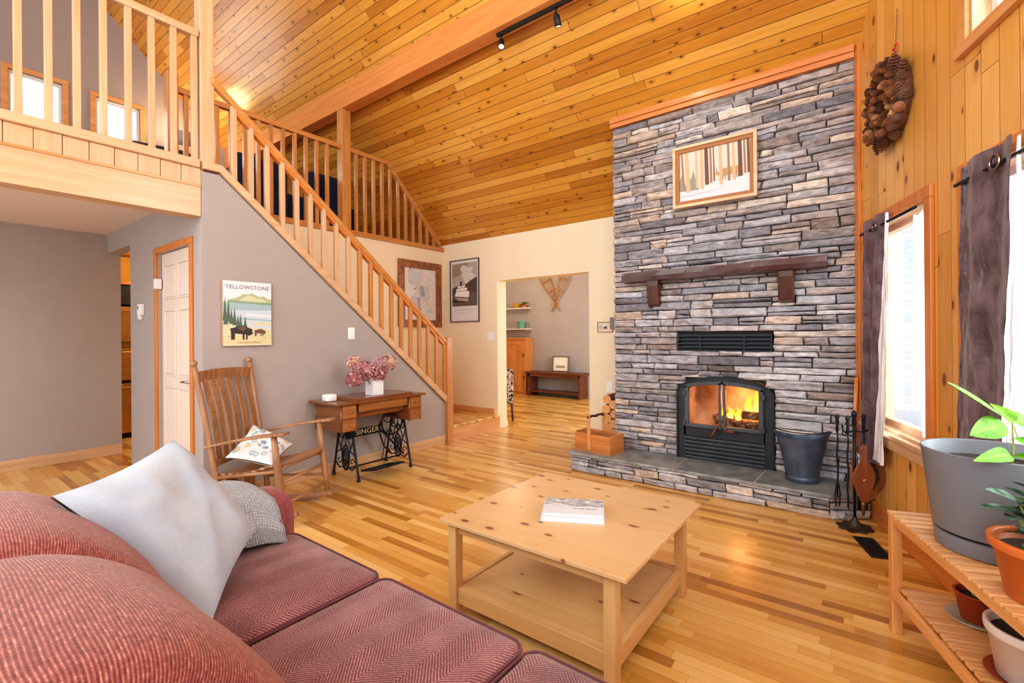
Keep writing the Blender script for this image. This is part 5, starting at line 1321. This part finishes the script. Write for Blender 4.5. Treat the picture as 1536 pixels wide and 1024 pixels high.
# framed map on the stair wall
W, H = .814, .953; t = thing('framed_map', 'pale map in a wide mottled brown frame on the cream wall behind the stair railing', 'picture', (XC, 4.203, 1.425))
N = NT('burl_frame'); f = N.noise(N.coord(), 22, 5, .7, .5); N.set(Base_Color=N.ramp(f, [(.35, srgb(104, 62, 38)), (.6, srgb(176, 116, 76))]), Roughness=.4)
frame_on(t, W, H, .105, .028, (.002, 0, 0), (0, 1, 0), (0, 0, 1), (1, 0, 0), N.mat)
PM = [C('map_paper', (226, 222, 222)), C('map_land', (208, 204, 206)), C('map_pink', (226, 212, 204)), C('map_blue', (200, 206, 216)), C('map_line', (168, 168, 176)), C('map_green', (200, 206, 188))]
sh = [(0, 0, [(.10, .10), (W - .10, .10), (W - .10, H - .10), (.10, H - .10)])]
for i in range(34): sh.append((R.choice([1, 1, 2, 3, 4, 5]), 1 + i % 5, blob(R.uniform(.24, W - .24), R.uniform(.30, H - .2), R.uniform(.03, .10), R.uniform(.03, .12), 16, .35)))
sh += [(1, 2, blob(.21, .73, .04, .10, 14, .3)), (3, 3, blob(.58, .24, .08, .035, 12, .2)), (4, 4, blob(.22, .83, .02, .025, 10)), (4, 6, blob(.45, .52, .05, .09, 16, .4))]
for i in range(5): sh.append((2, 6, [(.58, .42 - i * .035), (.66, .42 - i * .035), (.66, .435 - i * .035), (.58, .435 - i * .035)]))
flat(t, 'map_print', sh, (.006, 0, 0), (0, 1, 0), (0, 0, 1), (1, 0, 0), PM)
# ship poster
W, H = .578, .922; t = thing('ship_poster', 'tall sepia steamship poster in a thin dark frame on the cream end wall', 'picture', (-5.031, YB, 1.50))
frame_on(t, W, H, .012, .024, (0, -.002, 0), (1, 0, 0), (0, 0, 1), (0, -1, 0), C('poster_frame', (92, 78, 76), .4))
PM = [C('mount_white', (222, 216, 216)), C('sepia_sky', (150, 134, 122)), C('sepia_cloud', (206, 198, 190)), C('sepia_hill', (84, 70, 66)), C('sepia_water', (104, 90, 82)), C('ship_white', (230, 224, 220)), C('ship_dark', (58, 48, 46)), C('sepia_light', (178, 164, 152)), C('rule_grey', (176, 170, 172))]
x0, x1, y0, y1 = .038, W - .042, .235, H - .05
sh = [(0, 0, [(.010, .010), (W - .010, .010), (W - .010, H - .010), (.010, H - .010)]), (7, 1, [(x0, y0), (x1, y0), (x1, y1), (x0, y1)]), (1, 2, [(x0, y1 - .02), (x0, y1 - .22), (.2, y1 - .17), (.33, y1 - .13), (.36, y1 - .02), (.33, y1)])]
def clip(p): return [(min(x1, max(x0, x)), min(y1, max(y0, y))) for x, y in p]
for i in range(12): sh.append((2, 3, clip(blob(R.uniform(.22, .46), R.uniform(.56, .80), R.uniform(.04, .09), R.uniform(.03, .06), 12, .25))))
sh += [(3, 4, [(x0, .40), (x0, .50), (.12, .53), (.2, .52), (.3, .55), (.40, .60), (.47, .63), (x1, .66), (x1, .40)]), (4, 4, [(x0, y0), (x1, y0), (x1, .43), (x0, .40)]), (6, 5, [(x0, .29), (.3, .29), (.3, .31), (x0, .34)]),
       (5, 6, [(.09, .385), (.37, .36), (.385, .45), (.10, .43)]), (5, 6, [(.11, .43), (.34, .44), (.34, .505), (.12, .49)]), (5, 6, [(.14, .49), (.30, .50), (.30, .54), (.15, .53)]), (6, 7, [(.10, .452), (.33, .462), (.33, .468), (.10, .458)]), (6, 7, [(.12, .497), (.32, .508), (.32, .514), (.12, .503)]), (6, 6, [(.20, .53), (.235, .53), (.235, .60), (.20, .60)]),
       (5, 5, [(.13, .54), (.135, .54), (.137, .62), (.133, .62)]), (5, 5, [(.29, .54), (.295, .54), (.292, .63), (.288, .63)]), (7, 6, [(.09, .37), (.36, .345), (.36, .30), (.16, .32)]), (8, 1, [(.07, .178), (W - .07, .178), (W - .07, .186), (.07, .186)]), (8, 1, [(.16, .13), (W - .16, .13), (W - .16, .135), (.16, .135)])]
flat(t, 'print', sh, (0, -.006, 0), (1, 0, 0), (0, 0, 1), (0, -1, 0), PM)
# winter painting on the chimney
W, H = .69, .548; t = thing('winter_painting', 'framed painting of a deer among snowy trees on the stone chimney', 'picture', (-1.415, YF - .052, 2.435))
frame_on(t, W, H, .026, .04, (0, 0, 0), (1, 0, 0), (0, 0, 1), (0, -1, 0), wood('pale_frame', (196, 160, 122), (230, 202, 166), 'x', .45))
frame_on(t, W - .05, H - .05, .032, .026, (.025, -.001, .025), (1, 0, 0), (0, 0, 1), (0, -1, 0), C('inner_frame', (168, 112, 66)), 'inner_frame')
PM = [C('winter_sky', (206, 200, 192)), C('snow_white', (212, 213, 216)), C('birch', (206, 172, 132)), C('trunk_dark', (112, 74, 56)), C('deer_tan', (186, 148, 100)), C('fir_grey', (146, 146, 134)), C('trunk_mid', (160, 120, 90)), C('snow_shadow', (190, 196, 208))]
sh = [(0, 0, [(.05, .05), (W - .05, .05), (W - .05, H - .05), (.05, H - .05)]), (1, 2, [(.05, .05), (W - .05, .05), (W - .05, .205), (.45, .19), (.3, .18), (.22, .14), (.05, .15)]), (7, 3, [(.05, .09), (.3, .10), (.5, .13), (.3, .115), (.05, .11)])]
for x, h in ((.075, .30), (.175, .32), (.14, .26)): sh.append((5, 1, [(x - .05 if x > .1 else x - .02, .14), (x - .02, .24), (x, h), (x + .02, .24), (x + .05, .14)]))
for x, w, y, m, l in ((.075, .016, .15, 6, 2), (.115, .032, .13, 2, 4), (.20, .018, .16, 2, 3), (.245, .022, .14, 2, 4), (.285, .030, .17, 3, 4), (.32, .016, .18, 6, 3), (.345, .008, .19, 3, 2), (.40, .024, .15, 2, 5), (.465, .016, .17, 6, 5), (.505, .018, .17, 2, 5), (.555, .030, .19, 3, 4), (.59, .014, .21, 6, 3), (.618, .016, .21, 3, 4)):
    k = .018 if x < .15 else .006; sh.append((m, l, [(x - w / 2 + k, y), (x + w / 2 + k + .004, y), (x + w / 2, H - .052), (x - w / 2, H - .052)]))
sh += [(4, 3, [(.375, .235), (.40, .275), (.43, .285), (.54, .285), (.555, .26), (.55, .225), (.43, .22), (.40, .23)]), (4, 3, [(.355, .245), (.385, .235), (.395, .26), (.37, .275)]), (6, 3, [(.37, .27), (.36, .31), (.364, .312), (.376, .275)])]
for x in (.42, .44, .525, .54): sh.append((6, 3, [(x, .23), (x + .008, .23), (x + .006, .185), (x, .185)]))
flat(t, 'painting', sh, (0, -.012, 0), (1, 0, 0), (0, 0, 1), (0, -1, 0), PM)
# switches, thermostat and small wall things
M_sw = plain('switch_white', (240, 240, 242), .35)
def plate(name, label, org, ux, nrm, w, h, kind):
    t = thing(name, label, 'switch' if kind == 's' else 'socket', org); ux = V(ux); nrm = V(nrm); uz = V((0, 0, 1))
    M = Matrix.Identity(4)
    for i in range(3): M[i][0] = ux[i]; M[i][1] = nrm[i]; M[i][2] = uz[i]
    def put(n, mb, mat, b):
        mb.xf(M)
        if M.to_3x3().determinant() < 0: mb.f = [tuple(reversed(f)) for f in mb.f]
        obj(n, mb, mat, t, b)
    put('cover_plate', MB().box(0, .001, 0, w, .007, h), M_sw, .002)
    n = max(1, round(w / .06))
    for i in range(n):
        c = w * (i + .5) / n
        if kind == 's': put('toggle', MB().box(c - .014, .007, h * .3, c + .014, .011, h * .7), M_sw, .002)
        else:
            for z in (.3, .7): put('socket_face', MB().box(c - .014, .007, h * z - .013, c + .014, .010, h * z + .013), M_sw, .003)
plate('light_switch', 'white light switch on the grey wall above the hydrangeas', (XS, 2.69, 1.275), (0, 1, 0), (1, 0, 0), .075, .115, 's')
plate('light_switch', 'double white light switch on the cream wall beside the doorway', (-4.318, YB, 1.228), (1, 0, 0), (0, -1, 0), .112, .118, 's')
plate('wall_socket', 'white wall socket low on the cream wall beside the chimney', (-2.475, YB, .62), (1, 0, 0), (0, -1, 0), .075, .118, 'o')
plate('light_switch', 'white light switch on the grey wall of the next room above the bench', (-4.33, 8.555, 1.25), (1, 0, 0), (0, -1, 0), .12, .12, 's')
t = thing('thermostat', 'small white thermostat on the grey wall beside the white door', 'thermostat', (-5.56, YD, 1.5))
obj('thermostat_body', MB().box(0, -.035, .02, .10, -.001, .125), M_sw, t, .006); obj('display', MB().box(.02, -.037, .075, .05, -.034, .105), C('lcd', (80, 96, 100), .3), t); obj('flap', MB().box(.005, -.03, -.02, .04, -.001, .02), M_sw, t, .003)
t = thing('small_picture', 'tiny framed sketch of an animal on the cream wall beside the chimney', 'picture', (-2.585, YB, 1.325))
frame_on(t, .20, .125, .008, .014, (0, -.001, 0), (1, 0, 0), (0, 0, 1), (0, -1, 0), C('thin_frame', (170, 120, 84)))
flat(t, 'sketch', [(0, 0, [(.006, .006), (.194, .006), (.194, .119), (.006, .119)]), (1, 1, [(.07, .03), (.075, .06), (.10, .07), (.12, .075), (.125, .05), (.12, .03), (.11, .045), (.085, .045)]), (2, 1, blob(.04, .06, .02, .025))], (0, -.004, 0), (1, 0, 0), (0, 0, 1), (0, -1, 0), [C('sketch_paper', (224, 210, 190)), C('sketch_ink', (104, 82, 66)), C('sketch_grey', (190, 184, 178))])
tag(obj('wall_box', MB().box(-2.415, YB - .03, 1.365, -2.345, YB - .001, 1.50), C('box_grey', (136, 128, 124)), bevel=.004), 'small grey box on the cream wall touching the chimney edge', 'wall box')
# ================================================================ NEXT ROOM
M_bench = wood('bench_wood', (70, 34, 18), (126, 70, 42), 'x', .4)
t = thing('entry_bench', 'long dark wooden bench with open shelf against the grey wall of the next room', 'bench', (-5.17, 8.36, 0))
obj('bench_top', MB().box(-.72, -.18, .475, .66, .17, .52), M_bench, t, .004); obj('apron', MB().box(-.66, -.165, .42, .60, -.145, .475), M_bench, t, .002)
for x in (-.66, .56): obj('side_panel', MB().box(x, -.165, 0, x + .045, .16, .475), M_bench, t, .003)
obj('lower_shelf', MB().box(-.615, -.15, .09, .56, .15, .12), M_bench, t, .002)
t = thing('leaning_picture', 'small framed landscape print leaning on the dark bench', 'picture', (-5.36, 8.44, .522))
mt_ = frame_on(t, .40, .33, .022, .02, (0, 0, 0), (1, 0, .0), (0, .10, .995), (0, -.995, .10), C('thin_brown_frame', (128, 92, 66)))
flat(t, 'print', [(0, 0, [(.02, .02), (.38, .02), (.38, .31), (.02, .31)]), (1, 1, [(.08, .08), (.32, .08), (.32, .11), (.26, .14), (.2, .125), (.14, .14), (.08, .12)])], (0, -.004, 0), (1, 0, 0), (0, .10, .995), (0, -.995, .10), [C('print_paper', (232, 228, 222)), C('print_hills', (168, 154, 140))])
M_ash = wood('ash_hoop', (130, 78, 34), (190, 130, 66), 'z', .5)
def snowshoe(name, label, x, z, tilt, y):
    t = thing(name, label, 'snowshoe', (x, y, z)); t.rotation_euler = (0, tilt, 0)
    pts = [(0, -.52), (.012, -.30), (.05, -.12), (.10, .08), (.12, .25), (.10, .38), (.05, .46), (0, .485)]
    hoop = [(a, 0, b) for a, b in pts] + [(-a, 0, b) for a, b in reversed(pts[:-1])]
    obj('wood_hoop', MB().tube(hoop, .011, 6), M_ash, t, smooth=True)
    for z_ in (-.02, .22): obj('cross_bar', MB().box(-.10, -.008, z_ - .012, .10, .008, z_ + .012), M_ash, t)
    lm = MB()
    for i in range(13):
        z0 = -.20 + .052 * i
        for s in (-1, 1):
            w0 = .03 + .08 * sin(pi * min(1, max(0, (z0 + .3) / 1.0))); lm.tube([(-s * w0, 0, z0), (s * w0, 0, z0 + .06)], .0028, 4)
    obj('lacing', lm, C('rawhide', (198, 152, 88)), t)
snowshoe('snowshoe', 'wooden snowshoe crossed over the other one, toe pointing to the shelves side', -5.46, 2.26, -.48, 8.535)
snowshoe('snowshoe', 'wooden snowshoe crossed behind the other one, toe pointing to the chimney side', -5.20, 2.26, .42, 8.51)
M_cab = {a: wood('cabinet_pine_' + a, (176, 106, 44), (216, 148, 80), a, .4, .1) for a in 'xz'}
t = thing('pine_cabinet', 'orange pine cabinet with beadboard door beside the bench in the next room', 'cabinet', (-6.385, 8.40, 0))
obj('carcass', MB().box(-.5, -.13, .0, .45, .15, 1.21), M_cab['z'], t, .004); obj('cabinet_top', MB().box(-.52, -.16, 1.21, .47, .155, 1.24), M_cab['x'], t, .004)
dm = MB(); frame_mb(-.36, .33, .12, 1.08, .06, -.15, -.131, dm); d = obj('door', dm, M_cab['z'], t, .003)
bd_ = MB()
for i in range(14): bd_.box(-.36 + i * .0493, -.142, .12, -.36 + i * .0493 + .046, -.131, 1.08)
obj('beadboard', bd_, M_cab['z'], d, .002)
for z in (.38, .86): obj('hinge', MB().box(.39, -.153, z - .03, .405, -.13, z + .03), M_iron, d)
def wshelf(label, z):
    t = thing('wall_shelf', label, 'shelf', (-6.33, 8.44, z)); obj('shelf_board', MB().box(-.5, -.10, -.02, .36, .115, 0), M_white, t, .002)
    obj('bracket', MB().tube([(.30, .11, .12), (.30, .09, .12), (.30, -.02, .02), (.30, .10, -.10)], .006, 6), plain('brass_bracket', (200, 150, 50), .4, .6), t)
wshelf('white wall shelf carrying the turquoise pot above the pine cabinet', 1.44); wshelf('upper white wall shelf carrying yellow and green bowls', 1.90)
tag(obj('turquoise_pot', pot_mb(.075, .095, .17, .004, .02), plain('turquoise_glaze', (112, 172, 152), .3), smooth=True, loc=(-6.17, 8.44, 1.4405)), 'turquoise ceramic pot on the lower wall shelf', 'pot')
tag(obj('yellow_bowl', pot_mb(.05, .11, .10, .003, .01), plain('yellow_glaze', (214, 158, 50), .3), smooth=True, loc=(-6.28, 8.42, 1.9005)), 'yellow bowl on the upper wall shelf', 'bowl')
t = thing('shelf_plant', 'small green leafy plant on the upper wall shelf beside the yellow bowl', 'plant', (-6.06, 8.41, 1.9005)); obj('pot', pot_mb(.04, .055, .06, .002, .01), M_terra, t, smooth=True)
for i in range(12):
    a = i * 2.4; put_leaf(t, (0, 0, .06), (.11 * cos(a), .08 * sin(a), .05 + .05 * (i % 3)), .05, M_lf3, None, (0, 0, 1))
N = NT('chair_print'); f = N.noise(N.coord(), 16, 2, .5, 1.5); N.set(Base_Color=N.ramp(f, [(.46, srgb(72, 56, 50)), (.5, srgb(206, 192, 178)), (.6, srgb(222, 210, 198)), (.64, srgb(96, 78, 70))]), Roughness=.9); M_cp = N.mat
t = thing('dining_chair', 'upholstered dining chair with brown and cream leaf print just inside the next room', 'chair', (-4.60, 5.70, 0), radians(37))
obj('seat', MB().rbox((0, 0, .38), (.20, .21, .09), .03, 6), M_cp, t, smooth=True); obj('backrest', MB().rbox((.0, -.21, .525), (.22, .04, .265), .03, 6), M_cp, t, smooth=True)
for x in (-.19, .19):
    for y in (-.20, .19): obj('leg', MB().tube([(x, y, .30), (x * 1.08, y * 1.1, 0)], [.020, .013], 8), M_corbel, t, smooth=True)
# ================================================================ KITCHEN GLIMPSE
M_ss = plain('stainless', (186, 150, 96), .28, .9, var=.1)
t = thing('refrigerator', 'stainless steel refrigerator glimpsed through the narrow kitchen opening', 'refrigerator', (-8.02, 2.05, 0))
obj('cabinet_body', MB().box(-.33, -.35, .06, .29, .35, 1.72), M_dsteel, t, .004); obj('kick_plate', MB().box(-.3, -.34, .0, .28, .34, .06), M_black, t)
for z0, z1 in ((.07, .715), (.755, 1.17), (1.25, 1.71)):
    d = obj('door', MB().box(.29, -.35, z0, .325, .35, z1), M_ss, t, .008); obj('handle', MB().tube([(.33, -.3, z1 - .05), (.36, -.28, z1 - .05), (.36, .28, z1 - .05), (.33, .3, z1 - .05)], .01, 6), M_ss, d)
obj('control_panel', MB().box(.29, -.34, 1.175, .318, .34, 1.245), plain('panel_bronze', (150, 116, 60), .3, .8), t)
t = thing('over_fridge_cabinet', 'dark cabinet with a copper shelf above the refrigerator in the kitchen opening', 'cabinet', (-8.1, 2.05, 1.74))
obj('carcass', MB().box(-.3, -.35, 0, .38, .35, .255), M_black, t); obj('shelf', MB().box(-.3, -.37, .26, .42, .37, .30), M_cab['x'], t, .003)
# ================================================================ LOFT THINGS
LF = 2.577
t = thing('torchiere_lamp', 'floor lamp with upturned grey bowl shade glowing in the loft behind the railing', 'floor lamp', (-8.12, 2.62, LF))
obj('lamp_base', MB().lathe([(.14, 0), (.14, .015), (.03, .03), (.012, .04)], (0, 0, 0), 24), M_iron, t, smooth=True); obj('lamp_pole', MB().tube([(0, 0, .03), (0, 0, 1.64)], .011, 8), M_iron, t)
obj('lamp_shade', MB().lathe([(.02, 1.61), (.13, 1.63), (.23, 1.73), (.235, 1.735), (.225, 1.73), (.13, 1.645), (.02, 1.63)], (0, 0, 0), 28), plain('shade_grey', (196, 192, 188), .6), t, smooth=True)
M_navy = fabric('navy_fabric', (24, 34, 62), (38, 50, 84), 300); M_char_ = fabric('charcoal_fabric', (44, 44, 50), (66, 66, 72), 300)
def armchair(label, x, y, rz, mat, hh):
    t = thing('armchair', label, 'armchair', (x, y, LF), rz)
    obj('seat_base', MB().rbox((0, 0, .24), (.36, .36, .18), .06, 6), mat, t, smooth=True); obj('backrest', MB().rbox((0, -.32, hh / 2 + .08), (.33, .11, hh / 2 - .08), .08, 6), mat, t, smooth=True)
    for s in (-1, 1): obj('arm', MB().rbox((s * .36, 0, .33), (.09, .38, .27), .07, 6), mat, t, smooth=True)
    obj('seat_cushion', MB().rbox((0, .03, .44), (.27, .30, .08), .05, 6), mat, t, smooth=True)
armchair('navy armchair in the loft seen from behind, nearest to the roof slope', -6.34, 3.66, pi / 2, M_navy, .96)
armchair('navy armchair in the middle of the three loft chairs, behind the tall post', -6.34, 2.74, pi / 2, M_navy, .94)
armchair('charcoal armchair in the loft nearest to the glowing lamp', -6.50, 1.80, pi / 2 - .2, M_char_, .82)
# ================================================================ TRACK LIGHT
t = thing('track_light', 'black track light with two spot heads fixed under the roof beam', 'track light', (-2.0, 3.43, 4.124))
obj('track', MB().box(-.76, -.018, -.028, .75, .018, -.001), M_black, t, .003)
M_bulb = emis('lit_bulb', (255, 226, 170), 14)
for x, aim in ((-.71, (.25, -.35, -1)), (-.115, (.0, .35, -.9)), (.5, (0, .5, -.5))):
    a = V(aim).normalized(); b = V((x, 0, -.065)); hm = MB().tube([(x, 0, -.025), (x, 0, -.075)], .012, 8).lathe([(.020, -.03), (.026, -.025), (.030, .06), (.027, .062), (.022, .05), (.001, .045)], b + a * .05, 14, a)
    h = obj('spot_head', hm, M_black, t, smooth=True); obj('bulb', MB().lathe([(.001, .0), (.022, .004), (.020, .008), (.001, .012)], b + a * .099, 14, a), M_bulb, h)
# ================================================================ CAMERA AND LIGHT
f, cyp, yaw, roll = 703.5, 502.0, radians(37.31), radians(-.46)
fw = V((-sin(yaw), cos(yaw), 0)); r0 = V((cos(yaw), sin(yaw), 0)); u0 = V((0, 0, 1))
r1 = r0 * cos(roll) + u0 * sin(roll); u1 = u0 * cos(roll) - r0 * sin(roll)
cd = bpy.data.cameras.new('camera'); cam = bpy.data.objects.new('camera', cd); COL.objects.link(cam)
cam.matrix_world = Matrix(((r1.x, u1.x, -fw.x, 0), (r1.y, u1.y, -fw.y, 0), (r1.z, u1.z, -fw.z, 1.305), (0, 0, 0, 1)))
cd.sensor_width = 36; cd.lens = f / 1536 * 36; cd.shift_y = -(512 - cyp) / 1536; cd.clip_start = .02
SC.camera = cam
W = bpy.data.worlds.new('overcast'); SC.world = W; W.use_nodes = True
bg = W.node_tree.nodes['Background']; bg.inputs[0].default_value = (.86, .93, 1, 1); bg.inputs[1].default_value = 2.0
def area(name, loc, aim, sx, sy, power, col=(1, 1, 1)):
    l = bpy.data.lights.new(name, 'AREA'); l.shape = 'RECTANGLE'; l.size = sx; l.size_y = sy; l.energy = power; l.color = col
    o = bpy.data.objects.new(name, l); COL.objects.link(o); o.location = loc
    o.rotation_euler = (V(aim) - V(loc)).to_track_quat('-Z', 'Y').to_euler(); return o
def point(name, loc, power, col, r=.1):
    l = bpy.data.lights.new(name, 'POINT'); l.energy = power; l.color = col; l.shadow_soft_size = r
    o = bpy.data.objects.new(name, l); COL.objects.link(o); o.location = loc; return o
WARM = (1, .82, .6)
area('window_daylight', pw(.7, 2.0, 1.9), pw(.5, -2, .8), 2.0, 1.8, 260, (.92, .96, 1))
area('window_daylight', pw(2.3, 2.2, 2.0), pw(2.0, -2, .7), 2.4, 2.0, 420, (.90, .98, 1))
area('window_daylight', pw(2.1, .5, 3.2), pw(1.8, -2, 2.6), 1.3, 1.1, 90, (.92, .96, 1))
area('camera_side_fill', (1.5, -2.6, 3.0), (-2.2, 3, 1.4), 4.5, 3.5, 230, (.94, 1, .97))  # added soft fill from behind the camera
area('overhead_fill', (2.6, -.6, 4.4), (-1.0, 3.4, .6), 2.6, 2.2, 190, (.93, 1, .98))  # fill added high above the camera to brighten the room
area('gable_window_daylight', (-8.3, 1.3, 4.1), (-4, 1.6, 4.2), 1.6, 1.1, 18, (.93, .97, 1))
area('hall_fill', (-5.5, -2.6, 1.5), (-5.6, 1.4, 1.3), 2, 1.6, 12, (1, .96, .92))  # added fill for the hall under the loft, no source modelled
area('next_room_area', (-1.6, 7.4, 1.7), (-5.5, 7.4, 1.2), 1.6, 1.4, 60, (1, .96, .9))  # wide area light from one side of the next room
point('next_room_fill', (-5.6, 7.4, 2.35), 26, WARM)  # point fill added in the next room, no fixture there
point('kitchen_fill', (-7.2, 2.4, 2.2), 40, (1, .78, .45))  # warm fill added to brighten the kitchen glimpse, no fixture there
point('fire_glow', (-.95, 4.62, .72), 2.5, (1, .5, .18), .08)
area('angled_wall_fill', (-3.4, -1.8, 3.2), (.9, 2.6, 1.9), 2.4, 1.8, 90, (.98, 1, .93))  # fill added in mid room to brighten the angled wall
point('loft_lamp', (-8.12, 2.62, 4.42), 24, (1, .72, .38), .16)
sp = bpy.data.lights.new('ceiling_spot', 'SPOT'); sp.energy = 28; sp.color = (1, .86, .6); sp.spot_size = radians(95); sp.spot_blend = 1; sp.shadow_soft_size = .05
so = bpy.data.objects.new('ceiling_spot', sp); COL.objects.link(so); so.location = (-1.1, 3.35, 3.9); so.rotation_euler = V((.05, .7, .55)).to_track_quat('-Z', 'Y').to_euler()
s2 = bpy.data.lights.new('chimney_spot', 'SPOT'); s2.energy = 16; s2.color = (1, .86, .66); s2.spot_size = radians(80); s2.spot_blend = 1; s2.shadow_soft_size = .04
q2 = bpy.data.objects.new('chimney_spot', s2); COL.objects.link(q2); q2.location = (-1.45, 3.38, 3.95); q2.rotation_euler = (V((-1.0, 4.37, 2.75)) - V((-1.45, 3.38, 3.95))).to_track_quat('-Z', 'Y').to_euler()
SC.view_settings.view_transform = 'Standard'; SC.view_settings.look = 'Medium High Contrast'; SC.view_settings.exposure = -.22; SC.view_settings.gamma = 1
SC.cycles.use_denoising = True
SC.cycles.max_bounces = 8; SC.cycles.diffuse_bounces = 5; SC.cycles.transparent_max_bounces = 12
SC.cycles.caustics_reflective = False; SC.cycles.caustics_refractive = False
SC.cycles.sample_clamp_indirect = 6
